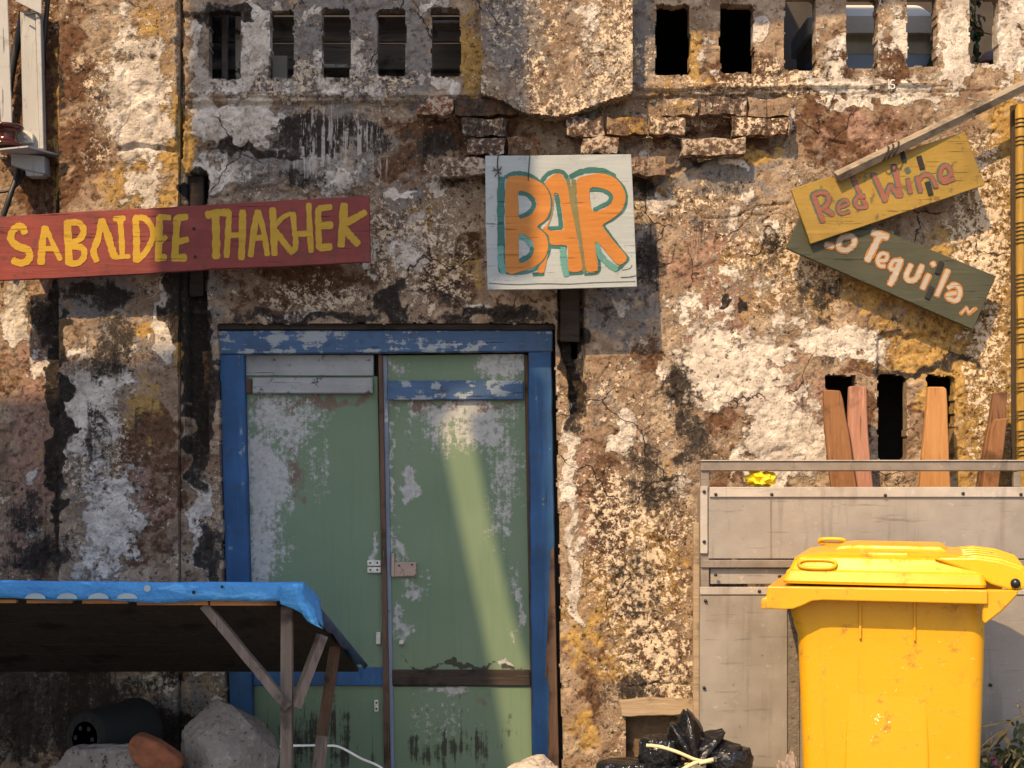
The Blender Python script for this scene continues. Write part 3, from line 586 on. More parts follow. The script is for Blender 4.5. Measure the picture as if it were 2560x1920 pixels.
def door_panel(name, quad, yf, parent, mat=GREEN, th=.018):
    """quad: 4 px corners TL TR BR BL"""
    c = [U(x, y, yf) for x, y in quad]; wd = (c[1] - c[0]).length; ht = (c[3] - c[0]).length
    nx = max(2, int(wd / .008)); nz = max(2, int(ht / .008)); V = []; A = []
    for j in range(nz + 1):
        for i in range(nx + 1):
            s = i / nx; t = j / nz; p = (c[0] * (1 - s) + c[1] * s) * (1 - t) + (c[3] * (1 - s) + c[2] * s) * t
            V.append(p)
    P_ = np.array([(v.x, v.z) for v in V]); k = (D + yf) / D
    px = (P_[:, 0] / (M * k) + 1280) / F; py = (HY - (P_[:, 1] - HZ) / (M * k)) / F
    px = px + (fbm(P_[:, 0], P_[:, 1], 16, 3, .6, 5) - .5) * 60; py = py + (fbm(P_[:, 0], P_[:, 1], 16, 3, .6, 6) - .5) * 60
    at = np.zeros((len(V), 4), np.float32); ch = {'W': 0, 'Y': 1, 'K': 2, 'T': 3}
    for q, cx, cy, rx, ry, s in DP:
        at[:, ch[q]] = np.maximum(at[:, ch[q]], s * sstep(1.8, .1, np.hypot((px - cx) / rx, (py - cy) / ry)))
    yy = (fbm(P_[:, 0], P_[:, 1], 3, 2, .5, 8) - .5) * .006
    V = [(v.x, v.y + yy[i], v.z) for i, v in enumerate(V)]
    fs = [(j * (nx + 1) + i, (j + 1) * (nx + 1) + i, (j + 1) * (nx + 1) + i + 1, j * (nx + 1) + i + 1) for j in range(nz) for i in range(nx)]
    N0 = len(V); rim = [i for i in range(nx + 1)] + [j * (nx + 1) + nx for j in range(1, nz + 1)] + [nz * (nx + 1) + i for i in range(nx - 1, -1, -1)] + [j * (nx + 1) for j in range(nz - 1, 0, -1)]
    V += [(V[i][0], yf + th, V[i][2]) for i in rim]; m = len(rim)
    fs += [(rim[i], rim[(i + 1) % m], N0 + (i + 1) % m, N0 + i) for i in range(m)]
    at = np.concatenate([at, at[rim]])
    o = mesh(name, V, fs, mat, parent)
    ca = o.data.color_attributes.new('d1', 'FLOAT_COLOR', 'POINT'); ca.data.foreach_set('color', at.ravel()); return o
def uq(name, quad, yf, yb, mat, parent, bev=.003, **k):
    return prism(name, [U(x, y, yf) for x, y in quad], yf, yb, mat, parent, bev, 1, **k)
dc = bpy.data.objects.new('door', None); COL.objects.link(dc); dc.parent = house; dc.location = U(830, 1793, .06) - Vector(house.location)
dc['label'] = 'green double door in a blue timber frame'
uq('head_jamb', [(470, 714), (1194, 713), (1194, 759), (472, 765)], .045, .17, BLUEW, dc, .004, sub=.05, jit=.001)
ubox('shadow_gap_strip', 466, 699, 1198, 712, .036, .16, BROWNX, dc, .003, .001)  # dark strip stands in for the shadow gap and soot over the head
uq('side_jamb', [(472, 766), (527, 765), (552, 1800), (503, 1800)], .05, .17, BLUEP, dc, .004, sub=.06, jit=.0012)
uq('side_jamb', [(1141, 760), (1191, 758), (1209, 1800), (1152, 1800)], .05, .17, BLUEP, dc, .004, sub=.06, jit=.0012)
uq('bare_edge', [(1190, 1190), (1197, 1180), (1211, 1800), (1180, 1800), (1186, 1480), (1178, 1460)], .046, .06, BROWNW, dc, .002)
YL = .082
# left leaf (thing > door > pieces)
ubox('top_rail', 527, 766, 807, 812, YL + .004, YL + .05, GREYP, dc, .003)
ubox('batten', 545, 816, 805, 850, YL - .016, YL + .02, GREYP, dc, .004)
ubox('batten_end', 527, 818, 544, 850, YL - .006, YL + .02, BROWNW, dc, .003)
door_panel('door_panel', [(527, 813), (815, 813), (829, 1441), (543, 1441)], YL + .012, dc)
uq('lower_rail', [(545, 1442), (829, 1442), (831, 1482), (546, 1482)], YL - .002, YL + .03, BLUEP, dc, .003)
door_panel('door_panel', [(544, 1480), (831, 1480), (838, 1800), (551, 1800)], YL + .012, dc)
# right leaf
door_panel('door_panel', [(834, 768), (1132, 765), (1145, 1447), (846, 1447)], YL + .012, dc)
ubox('batten', 836, 822, 1131, 864, YL - .012, YL + .02, BLUEW, dc, .004)
uq('lower_rail', [(846, 1447), (1145, 1447), (1146, 1482), (847, 1482)], YL, YL + .03, BROWNX, dc, .003)
door_panel('door_panel', [(847, 1483), (1146, 1483), (1152, 1800), (853, 1800)], YL + .012, dc)
EDGEP = painted('blue_grey_edge', (.16, .2, .27), (.42, .44, .46), .3, axis='z')
uq('leaf_edge', [(826, 768), (836, 768), (855, 1800), (846, 1800)], YL + .002, YL + .05, EDGEP, dc, .002)
uq('meeting_strip', [(817, 766), (826, 766), (846, 1800), (832, 1800)], YL - .012, YL + .04, BROWNW, dc, .002)
uq('hinge_stile', [(1133, 766), (1140, 766), (1152, 1800), (1146, 1800)], YL + .014, YL + .06, BROWNW, dc, .001)
dbk = ubox('door_backing', 460, 690, 1225, 1800, .176, .19, DARKW, dc, 0)
# latch hardware
METW = plain('painted_metal', (.55, .53, .48), .45, .2, .25, 60); RUSTY = painted('rusted_hasp', (.36, .27, .22), (.16, .075, .04), .35, axis='o', scale=40, rough=.55)
BLK = plain('black_hole', (.012, .012, .012), .8)
def plate(name, x0, y0, x1, y1, mat, yf, holes):
    o = ubox(name, x0, y0, x1, y1, yf, yf + .006, mat, dc, .0025)
    for hx, hy in holes:
        c = U(hx, hy, yf); r = .0042
        mesh('screw', [(c.x + r * math.cos(t * math.pi / 4), yf - .0008, c.z + r * math.sin(t * math.pi / 4)) for t in range(8)], [tuple(range(8))[::-1]], BLK, dc)
plate('latch_plate', 793, 1210, 823, 1223, METW, YL - .002, [(800, 1216), (815, 1216)])
plate('latch_plate', 793, 1225, 823, 1238, METW, YL - .002, [(800, 1231), (815, 1231)])
plate('hasp', 849, 1214, 900, 1246, RUSTY, YL - .002, [(862, 1222), (890, 1220), (892, 1240)])
ubox('hasp_knuckle', 845, 1196, 852, 1246, YL - .012, YL + .012, RUSTY, dc, .002); ubox('hasp_lug', 872, 1228, 899, 1245, YL - .010, YL, RUSTY, dc, .003)
plate('latch_plate', 808, 1512, 818, 1538, METW, YL, [(813, 1518), (813, 1531)])
ubox('hook', 862, 1384, 872, 1392, YL - .008, YL + .01, METW, dc, .002); ubox('hook', 812, 1366, 822, 1392, YL - .006, YL + .01, METW, dc, .002)

ubox('dark_chase_post', 1208, 600, 1252, 738, .035, .06, BROWNX, house, .004, .002)
ubox('dark_chase_post', 408, 380, 440, 640, .045, .075, BROWNX, house, .004, .002)  # dark post added to deepen the shade in this chase
# timber lintel over the hollow near the ground
OLDW = wood('old_pale_beam', (.22, .16, .105), (.40, .31, .21), 'x')
uq('timber_lintel', [(1338, 1514), (1395, 1507), (1512, 1512), (1512, 1543), (1430, 1547), (1345, 1549)], -.012, .1, OLDW, house, .004, sub=.03, jit=.002)


# ------------------------------------------------------------------ sign boards
def ribbon(pts, wd, yf, cv, taper=.85):
    """flat brush stroke: list of px points, px width -> verts, faces"""
    pp = smoothpath([Vector((a, b, 0)) for a, b in pts], 6); V = []; Fc = []
    if len(pp) == 1 or (pp[-1] - pp[0]).length < 1e-6 and len(pp) < 3: pp = [pp[0], pp[0] + Vector((.5, .5, 0))]
    nrm = []
    for i, p in enumerate(pp):
        t = (pp[min(i + 1, len(pp) - 1)] - pp[max(i - 1, 0)]).normalized(); nrm.append((p, t, Vector((-t.y, t.x, 0))))
    out = []
    p, t, n_ = nrm[0]
    for a in (60, 30): out.append((p - t * (wd / 2 * .8 * math.sin(R_(a))), n_, wd / 2 * math.cos(R_(a))))
    for i, (p, t, n_) in enumerate(nrm): out.append((p, n_, wd / 2 * random.uniform(.8, 1.1)))
    p, t, n_ = nrm[-1]
    for a in (30, 60): out.append((p + t * (wd / 2 * .8 * math.sin(R_(a))), n_, wd / 2 * math.cos(R_(a))))
    for oi, (p, n_, h) in enumerate(out):
        for s in (1, -1):
            q = p + n_ * (h * s); V.append(cv(q.x, q.y, yf - oi * 5e-6))
    for i in range(len(out) - 1): Fc.append((2 * i, 2 * i + 2, 2 * i + 3, 2 * i + 1))
    return V, Fc
PY_ = [0]
def letter(name, strokes, cv, yf, mat, parent, rel=0.0):
    V, Fc = [], []
    for pts, wd in strokes:
        PY_[0] = (PY_[0] + 1) % 12
        v, f = ribbon(pts, wd, yf - .0012 - rel - PY_[0] * .00007, cv); o = len(V); V += v; Fc += [tuple(i + o for i in q) for q in f]
    o = mesh(name, V, Fc, mat, parent); return o
def blotch(name, loops, cv, yf, mat, parent):
    L = [[cv(a, b, yf) for a, b in (smooth_loop(l))] for l in loops]
    tris = mgeo.tessellate_polygon([[Vector((p.x, p.z, 0)) for p in l] for l in L])
    V = [p for l in L for p in l]; return mesh(name, V, [tuple(t) for t in tris], mat, parent)
def smooth_loop(l):
    p = [Vector((a, b, 0)) for a, b in l]; n = len(p); out = []
    for i in range(n):
        p0, p1, p2, p3 = p[i - 1], p[i], p[(i + 1) % n], p[(i + 2) % n]
        for j in range(3):
            t = j / 3; q = .5 * ((2 * p1) + (p2 - p0) * t + (2 * p0 - 5 * p1 + 4 * p2 - p3) * t * t + (3 * p1 - p0 - 3 * p2 + p3) * t ** 3); out.append((q.x, q.y))
    return out
def paint(name, c, under, wear=.2, rough=.6, vary=.2, dirt=.2):
    return painted(name, c, under, wear + .12, vary, rough, 'x', 34, 0.0, .34)

letter('chalk_mark', [([(2222, 199), (2223, 221)], 3), ([(2236, 200), (2228, 201), (2227, 210), (2235, 212), (2236, 219), (2228, 222)], 3)], S, -.012, CHALK, house)
# --- long red board
def crop(x0, y0, sc): return lambda a, b, y: S(x0 + a * sc, y0 + b * sc, y)
RED = painted('red_board_paint', (.185, .033, .028), (.30, .105, .07), .14, .35, .62, 'x', 18, .25)
YEL = paint('yellow_letter_paint', (.42, .255, .017), (.28, .10, .04), .26, .55)
YS = -.147
root = empty('welcome_sign', U(400, 540, YS), 'long red plank sign with yellow hand-painted SABAIDEE THAKHEK lettering', 'sign')
bd = uq('board', [(-60, 471), (0, 468), (200, 456), (420, 444), (620, 432), (797, 423), (799, 500), (800, 566), (640, 574), (460, 581), (300, 592), (180, 598), (0, 606), (-60, 608)], YS, YS + .022, RED, root, .002, sub=.045, jit=.0012)
c1 = crop(0, 460, 500 / 2212); c2 = crop(450, 460, 500 / 2212)
for ch in ([([(270, 530), (245, 475), (185, 475), (130, 540), (125, 620), (200, 690), (300, 725), (330, 790), (300, 850), (230, 875), (155, 850)], 84)],
           [([(500, 490), (470, 640), (455, 870)], 84), ([(510, 490), (585, 660), (665, 830)], 58), ([(480, 715), (610, 715)], 60)],
           [([(745, 430), (755, 650), (765, 870)], 88), ([(750, 430), (870, 430), (925, 510), (890, 600), (800, 650)], 72), ([(800, 690), (915, 710), (930, 800), (870, 870), (780, 880)], 72)],
           [([(1120, 410), (1085, 600), (1035, 740), (1065, 840)], 78), ([(1125, 410), (1190, 560), (1230, 700), (1265, 800)], 84)],
           [([(1270, 385), (1370, 380)], 60), ([(1330, 400), (1345, 600), (1352, 790)], 68), ([(1270, 815), (1350, 805), (1425, 800)], 54)],
           [([(1500, 390), (1510, 600), (1508, 840)], 84), ([(1500, 375), (1600, 380), (1680, 480), (1690, 590), (1620, 740), (1520, 845)], 70)],
           [([(1765, 380), (1760, 600), (1748, 830)], 84), ([(1770, 362), (1870, 372)], 74), ([(1775, 640), (1830, 590)], 60), ([(1760, 818), (1820, 810)], 76)],
           [([(1960, 380), (1945, 600), (1932, 830)], 84), ([(1970, 375), (2055, 365)], 78), ([(1965, 640), (2065, 615)], 76), ([(1940, 820), (2040, 815)], 86)]):
    letter('letter', ch, c1, YS, YEL, root)
for ch in ([([(310, 340), (400, 318), (530, 316)], 92), ([(392, 340), (400, 600), (400, 800)], 92)],
           [([(545, 320), (530, 550), (517, 795)], 68), ([(692, 310), (690, 550), (680, 815)], 80), ([(545, 570), (690, 560)], 60)],
           [([(860, 310), (820, 500), (782, 785)], 74), ([(872, 310), (930, 550), (965, 775)], 64), ([(830, 600), (920, 590)], 70)],
           [([(1025, 285), (1035, 500), (1045, 770)], 78), ([(1050, 470), (1130, 375), (1215, 330)], 58), ([(1060, 530), (1130, 620), (1215, 730)], 74)],
           [([(1250, 330), (1265, 500), (1280, 620), (1270, 720), (1225, 755)], 64), ([(1425, 230), (1435, 500), (1450, 740)], 64), ([(1280, 555), (1430, 548)], 74)],
           [([(1530, 285), (1530, 500), (1540, 700)], 74), ([(1545, 270), (1660, 255)], 70), ([(1550, 462), (1665, 455)], 88), ([(1560, 705), (1655, 695)], 88)],
           [([(1815, 240), (1800, 450), (1782, 670)], 92), ([(1840, 430), (1940, 375), (2040, 318)], 76), ([(1830, 510), (1900, 590), (1960, 655)], 88)]):
    letter('letter', ch, c2, YS, YEL, root)
for hx, hy in ((150, 490), (165, 800)):
    letter('nail_hole', [([(hx, hy), (hx + 6, hy + 8)], 34)], c2, YS, BLK, root)
for bx in (25, 330, 610):
    ubox('mounting_block', bx, 495, bx + 22, 560, YS + .022, .1 if bx < 100 else .0, BROWNW, root, .002)

# --- square white board
BOARD = painted('white_board_paint', (.31, .345, .355), (.235, .255, .265), .16, .10, .5, 'x', 8, .12)
ORG = paint('orange_letter_paint', (.39, .145, .02), (.32, .155, .04), .12, .5, .14, .1)
TEAL = paint('teal_outline_paint', (.022, .105, .09), (.075, .20, .175), .28, .5, .35, .1)
TEAL2 = paint('pale_teal_paint', (.085, .235, .21), (.27, .36, .35), .3, .5, .3, .1)
OLIVE = paint('olive_outline_paint', (.14, .13, .05), (.3, .2, .06), .25, .5, .3, .1)
YB = -.2; c3 = crop(1200, 370, 400 / 1794)
root = empty('bar_sign', S(1400, 720, YB), 'square white board with fat orange BAR letters outlined in teal', 'sign')
prism('board', [c3(58, 85, YB), c3(600, 84, YB), c3(1200, 74, YB), c3(1695, 70, YB), c3(1735, 900, YB), c3(1760, 1555, YB), c3(1300, 1568, YB), c3(700, 1585, YB), c3(85, 1590, YB), c3(65, 800, YB)], YB, YB + .014, BOARD, root, .0015, 1)
def ol(name, rows, mat, rel=0.0):
    for pts, wd in rows: letter(name, [(pts, wd)], c3, YB, mat, root, rel)
ol('outline', [([(240, 350), (232, 700), (238, 1100), (245, 1370)], 88), ([(290, 325), (390, 285), (520, 295), (630, 350)], 50), ([(630, 350), (725, 415), (795, 520), (808, 640), (775, 770), (660, 885), (745, 970), (782, 1090), (745, 1235), (610, 1365), (430, 1405), (300, 1400)], 34),
               ([(700, 360), (760, 290), (850, 258), (935, 275), (985, 360)], 48), ([(1020, 320), (1120, 270), (1250, 245), (1380, 258), (1500, 315)], 62), ([(1500, 315), (1600, 420), (1646, 540), (1615, 690), (1500, 795), (1395, 860), (1445, 950), (1565, 1110), (1662, 1230)], 26),
               ([(1660, 1245), (1580, 1330), (1530, 1365)], 40), ([(860, 540), (878, 650), (900, 800), (905, 880)], 52), ([(905, 893), (780, 898)], 44), ([(785, 1105), (960, 1110)], 40), ([(1000, 1405), (1145, 1392)], 44), ([(605, 1415), (705, 1410)], 46), ([(1325, 1200), (1332, 1385), (1180, 1415)], 34)], TEAL)
ol('outline', [([(235, 1120), (232, 1260), (262, 1380)], 70), ([(930, 1140), (942, 1280), (965, 1415)], 80), ([(1310, 1080), (1335, 1180), (1430, 1290), (1520, 1350)], 74)], TEAL2, .0009)
ol('outline', [([(985, 360), (1010, 480), (1045, 700), (1115, 1000), (1150, 1200)], 40), ([(1050, 370), (1055, 560), (1085, 760), (1130, 1000), (1160, 1250), (1170, 1370)], 56)], OLIVE, .0010)
yl = YB - .0032
b_ = blotch('letter', [[(300, 348), (400, 312), (500, 315), (620, 355), (715, 415), (775, 505), (795, 620), (775, 735), (725, 815), (640, 880), (690, 925), (745, 990), (766, 1090), (745, 1190), (685, 1275), (600, 1335), (480, 1375), (300, 1392), (287, 1000), (282, 600)],
                       [(430, 490), (520, 495), (600, 545), (636, 620), (600, 715), (520, 772), (440, 785), (432, 640)], [(436, 965), (520, 985), (598, 1065), (598, 1175), (540, 1255), (442, 1285), (436, 1120)]], c3, yl, ORG, root)
blotch('letter', [[(725, 395), (820, 305), (900, 285), (945, 345), (985, 440), (1012, 620), (1052, 800), (1100, 1050), (1135, 1240), (1140, 1370), (1000, 1380), (985, 1240), (972, 1095), (800, 1085), (770, 985), (705, 912), (760, 845), (805, 725), (815, 600), (780, 480)],
                  [(832, 510), (880, 520), (898, 600), (925, 740), (935, 870), (918, 922), (768, 918), (766, 872), (805, 760), (825, 640)]], c3, yl - .0004, ORG, root)
blotch('letter_foot', [[(762, 1190), (745, 1270), (715, 1395), (645, 1395), (665, 1325), (720, 1262)]], c3, yl - .0002, ORG, root)
blotch('letter', [[(1088, 355), (1200, 308), (1350, 282), (1495, 325), (1583, 412), (1632, 530), (1612, 655), (1545, 745), (1450, 815), (1375, 868), (1425, 950), (1535, 1085), (1648, 1230), (1560, 1312), (1455, 1215), (1375, 1115), (1292, 1050), (1300, 1180), (1318, 1375), (1198, 1375), (1165, 1180), (1142, 1000), (1112, 800), (1090, 560)],
                  [(1232, 455), (1340, 446), (1450, 486), (1494, 550), (1456, 636), (1380, 684), (1272, 712), (1238, 620)]], c3, yl - .0006, ORG, root)
ol('outline', [([(450, 505), (530, 520), (596, 590), (596, 660), (540, 730), (455, 768)], 50), ([(585, 1130), (560, 1200), (455, 1262)], 54), ([(1245, 468), (1350, 466), (1440, 505), (1470, 560), (1430, 615), (1360, 650), (1285, 690)], 46)], TEAL, .0006)
ol('outline', [([(455, 995), (520, 1020), (570, 1090)], 52)], TEAL2, .0012)
WIRE = plain('dark_wire', (.03, .025, .022), .6)
ol('painted_crack', [([(100, 1515), (400, 1530), (700, 1520), (1000, 1524), (1300, 1508), (1740, 1495)], 7), ([(1580, 1450), (1680, 1445), (1750, 1430)], 8), ([(1590, 1370), (1680, 1350), (1705, 1310)], 7)], WIRE)
tube('hanging_wire', [c3(205, 60, YB + .03), c3(205, 80, YB - .003), c3(195, 160, YB - .006), c3(200, 230, YB - .006)], .0022, WIRE, root)
for a, b in (((150, 220), (240, 290)), ((240, 210), (165, 320)), ((190, 200), (215, 340)), ((140, 250), (230, 240))):
    tube('wire_twist', [c3(*a, YB - .004), c3((a[0] + b[0]) / 2, (a[1] + b[1]) / 2, YB - .012), c3(*b, YB - .004)], .0018, WIRE, root, 6, 3)
tube('hanging_wire', [c3(556, 60, YB + .03), c3(556, 84, YB - .003), c3(548, 200, YB - .005), c3(540, 370, YB - .003)], .0018, WIRE, root)
ubox('bracket', 1215, 560, 1255, 600, YB + .014, .05, BROWNW, root, .003); ubox('bracket', 1100, 385, 1330, 405, YB + .014, YB + .04, BROWNW, root, .002)
ubox('bracket', 1140, 372, 1160, 420, YB + .04, .05, BROWNW, root, .002)

# --- yellow and dark green boards on the right
YBO = painted('ochre_board_paint', (.26, .168, .03), (.19, .115, .028), .2, .3, .6, 'x', 9, .3)
PINK = paint('faded_red_letter', (.21, .075, .05), (.24, .13, .045), .12, .6, .2, .2); GTEAL = paint('grey_teal_outline', (.055, .085, .07), (.16, .13, .045), .12, .6, .25, .2)
DGR = painted('dark_green_board_paint', (.05, .052, .032), (.085, .082, .06), .15, .25, .6, 'x', 9, .2)
LWH = paint('white_letter_paint', (.34, .30, .25), (.15, .13, .10), .26, .5, .2, .1); LOR = paint('orange_edge_paint', (.34, .14, .03), (.13, .09, .045), .28, .5, .3, .1)
YT = -.085; YR = -.115
c4 = crop(1960, 310, 520 / 2212); c5 = crop(1950, 540, 610 / 2212)
root = empty('tequila_sign', c5(1000, 900, YT), 'dark green board with white Tequila lettering half hidden by the yellow board', 'sign')
prism('board', [c5(55, 290, YT), c5(250, -150, YT), c5(1960, 545, YT), c5(1750, 1030, YT)], YT, YT + .02, DGR, root, .002, 1, sub=.05, jit=.0008)
OUT = 24
TQ = [[([(850, 150), (965, 190)], 58), ([(900, 190), (850, 290), (795, 395)], 56)], [([(905, 405), (960, 400), (968, 350), (915, 345), (885, 400), (905, 450), (945, 455)], 30)],
      [([(1090, 400), (1030, 410), (1000, 470), (1050, 485), (1095, 420)], 36), ([(1092, 405), (1050, 520), (1000, 615)], 50)], [([(1185, 450), (1145, 540), (1170, 585), (1235, 565), (1285, 455)], 42)],
      [([(1385, 430), (1392, 445)], 40), ([(1345, 540), (1295, 650)], 44)], [([(1518, 500), (1425, 715)], 44)], [([(1530, 650), (1590, 625), (1632, 680), (1605, 765), (1540, 755), (1520, 715), (1590, 700)], 36)],
      [([(560, 195), (655, 185), (672, 255), (605, 310), (535, 290), (540, 225), (570, 190)], 42)], [([(420, 262), (475, 275)], 40)]]
for ch in TQ:
    letter('outline', [(p, w_ + OUT) for p, w_ in ch], c5, YT, LOR, root)
    letter('letter', ch, c5, YT, LWH, root, .0011)
letter('mark', [([(1640, 885), (1690, 830)], 40), ([(1690, 830), (1712, 885)], 36), ([(1712, 885), (1775, 840)], 40)], c5, YT, LOR, root); letter('mark', [([(1645, 880), (1690, 832)], 13), ([(1690, 832), (1712, 878)], 13), ([(1712, 878), (1755, 835)], 13)], c5, YT, LWH, root, .0011)
def strap(p, q, wd, cv, y, parent, name='strap'):
    a = cv(*p, y); b = cv(*q, y); d = (b - a); nn = Vector((-d.z, 0, d.x)).normalized() * wd / 2
    prism(name, [a + nn, a - nn, b - nn, b + nn], y - .006, y, BLK, parent, .001, 1)
strap((1465, 415), (1420, 525), .019, c5, YT - .0005, root); strap((1375, 640), (1330, 750), .019, c5, YT - .0005, root)
ubox('mounting_block', 1860, 560, 1890, 590, YT + .02, .02, BROWNW, root, .002); ubox('mounting_block', 2040, 630, 2070, 660, YT + .02, .02, BROWNW, root, .002)
root = empty('red_wine_sign', c4(1200, 900, YR), 'tilted yellow board with faded Red Wine lettering', 'sign')
prism('board', [c4(75, 695, YR), c4(1925, 75, YR), c4(2140, 650, YR), c4(285, 1275, YR)], YR, YR + .018, YBO, root, .002, 1, sub=.05, jit=.0008)
RW = [[([(315, 765), (365, 900), (415, 1030)], 52), ([(320, 755), (390, 730), (455, 745), (480, 810), (450, 870), (390, 910)], 46), ([(425, 900), (520, 960)], 48)], [([(580, 895), (650, 870), (690, 845), (655, 812), (600, 835), (575, 900), (615, 955), (695, 935)], 30)],
      [([(735, 560), (800, 720), (880, 880)], 42), ([(855, 770), (785, 780), (758, 840), (795, 890), (870, 885)], 38)], [([(955, 545), (1020, 680), (1078, 815)], 48), ([(1085, 815), (1110, 700), (1132, 650)], 34), ([(1140, 650), (1215, 765)], 42), ([(1175, 455), (1210, 600), (1240, 765)], 54)],
      [([(1325, 600), (1348, 725)], 44)], [([(1420, 575), (1455, 715)], 44), ([(1430, 600), (1495, 545), (1565, 562), (1620, 670)], 44)], [([(1670, 595), (1740, 570), (1780, 520), (1735, 445), (1680, 470), (1662, 550), (1700, 620), (1805, 585)], 44)]]
for ch in RW:
    letter('outline', [([(x - 9, y - 4) for x, y in p], w_ + 24) for p, w_ in ch], c4, YR, GTEAL, root); letter('letter', ch, c4, YR, PINK, root, .0011)
letter('letter', [([(1310, 485), (1318, 500)], 70)], c4, YR, GTEAL, root)
strap((1430, 340), (1470, 480), .02, c4, YR - .0005, root); strap((1520, 615), (1560, 755), .02, c4, YR - .0005, root); strap((1245, 265), (1280, 405), .017, c4, YR - .0005, root)
ubox('mounting_block', 1900, 430, 1930, 460, YR + .018, .02, BROWNW, root, .002); ubox('mounting_block', 2040, 360, 2070, 390, YR + .018, .02, BROWNW, root, .002)
# the stick across the top
STICK = wood('weathered_stick', (.17, .135, .10), (.33, .27, .20), 'x')
st = empty('wooden_stick', c4(540, 550, YR - .03), 'long weathered stick slanting up past the yellow board', 'stick')
beam('pole', c4(556, 562, YR - .03), S(2760, 118, YR - .01), .034, .03, STICK, st, .003, roll=R_(38))
for t in (.365, .40, .44):
    p = c4(556 + (1925 - 556) * t * 1.05, 562 - (640) * t * 1.05, YR - .03)
    tube('wire_tie', [p + Vector((.027 * math.cos(a) * .35, .026 * math.sin(a), .027 * math.cos(a))) for a in [k * math.pi / 5 for k in range(10)]], .0035, WIRE, st, 6, 0, True)

# ------------------------------------------------------------------ insulator rack, upper left corner
WM = painted('white_rack_paint', (.38, .39, .40), (.2, .19, .18), .14, .1, .5, 'z', 20, .15); PORC = plain('brown_porcelain', (.06, .014, .010), .10, 0, .3)
CAB = plain('black_cable', (.015, .015, .016), .5)
YI = .0; root = empty('insulator_rack', S(60, 380, YI), 'white steel bracket with brown porcelain spool insulator', 'bracket')
uq2 = lambda name, quad, yf, yb, mat, par, bev=.002: prism(name, [S(x, y, yf) for x, y in quad], yf, yb, mat, par, bev, 1)
uq2('strap_bar', [(-16, -60), (17, -60), (30, 312), (2, 312)], YI - .03, YI - .022, WM, root)
uq2('channel_web', [(50, 28), (88, 28), (100, 372), (58, 372)], YI + .02, YI + .026, WM, root); uq2('channel_flange', [(88, 20), (101, 34), (109, 372), (99, 372)], YI - .01, YI + .026, WM, root)
uq2('top_plate', [(20, -60), (104, -60), (104, 36), (88, 28), (40, 4)], YI - .02, YI - .012, WM, root)
tube('edge_trim', [S(50, 26, YI - .022), S(72, 36, YI - .024), S(88, 32, YI - .024), S(102, 44, YI - .022)], .003, CAB, root, 6)
def spool(cx, cy, yc, rx):
    V, Fc = [], []; prof = [(-.062, .02), (-.062, .5), (-.056, .93), (-.048, 1), (-.04, .96), (-.034, .74), (-.02, .62), (0, .6), (.02, .62), (.034, .74), (.04, .96), (.048, 1), (.056, .93), (.062, .5), (.062, .02)]
    n_ = 28; c = S(cx, cy, yc); zs_ = .75
    for h, r in prof:
        for j in range(n_): a = 2 * math.pi * j / n_; V.append((c.x + rx * r * math.cos(a), yc + rx * r * math.sin(a), c.z + h * zs_))
    for i in range(len(prof) - 1):
        for j in range(n_): Fc.append((i * n_ + j, i * n_ + (j + 1) % n_, (i + 1) * n_ + (j + 1) % n_, (i + 1) * n_ + j))
    return mesh('insulator', V, Fc, PORC, root, True)
spool(16, 341, YI - .06, .066)
uq2('lug', [(40, 330), (62, 326), (82, 334), (82, 356), (60, 358), (40, 352)], YI - .005, YI + .018, METW, root)
tube('bolt', [S(62, 343, YI - .02), S(62, 343, YI + .02)], .008, METW, root, 6, 0)
mesh('drip_plate', [S(-10, 372, YI - .16), S(70, 364, YI - .16), S(150, 386, YI + .02), S(140, 390, YI + .1), S(-10, 376, YI + .1), S(-10, 376, YI - .16), S(70, 368, YI - .16), S(150, 390, YI + .02), S(140, 394, YI + .1), S(-10, 380, YI + .1)],
     [(0, 1, 2, 3, 4), (9, 8, 7, 6, 5), (0, 5, 6, 1), (1, 6, 7, 2), (2, 7, 8, 3), (3, 8, 9, 4)], WM, root)
uq2('foot_block', [(28, 382), (110, 390), (112, 434), (64, 424), (28, 412)], YI - .02, YI + .05, WM, root); uq2('foot_block', [(62, 424), (112, 434), (104, 440), (66, 440)], YI - .01, YI + .05, WM, root)
for nm, pts, r, lb in (('power_cable', [S(50, 400, YI + .06), S(42, 440, YI + .03), S(25, 490, YI), S(8, 540, YI), (S(-25, 620, YI))], .011, 'thick black cable hanging below the white bracket'),
                   ('power_cable', [S(70, 410, YI + .07), S(50, 452, YI + .03), S(28, 474, YI + .02), S(0, 480, YI + .02), S(-40, 478, YI + .02)], .006, 'thin black cable looping away below the white bracket'),
                   ('power_cable', [S(124, -60, .02), S(118, 20, .02), S(112, 90, .03), S(108, 180, .06), S(107, 330, .08)], .010, 'black cable running down behind the white bracket'),
                   ('power_cable', [S(58, 30, .07), S(48, 90, .07), S(34, 150, .07), S(20, 240, .07), S(8, 300, .07)], .016, 'thick black cable seen between the white bracket bars')):
    tag(tube(nm, pts, r, CAB), lb, 'cable', 'cables by the insulator')

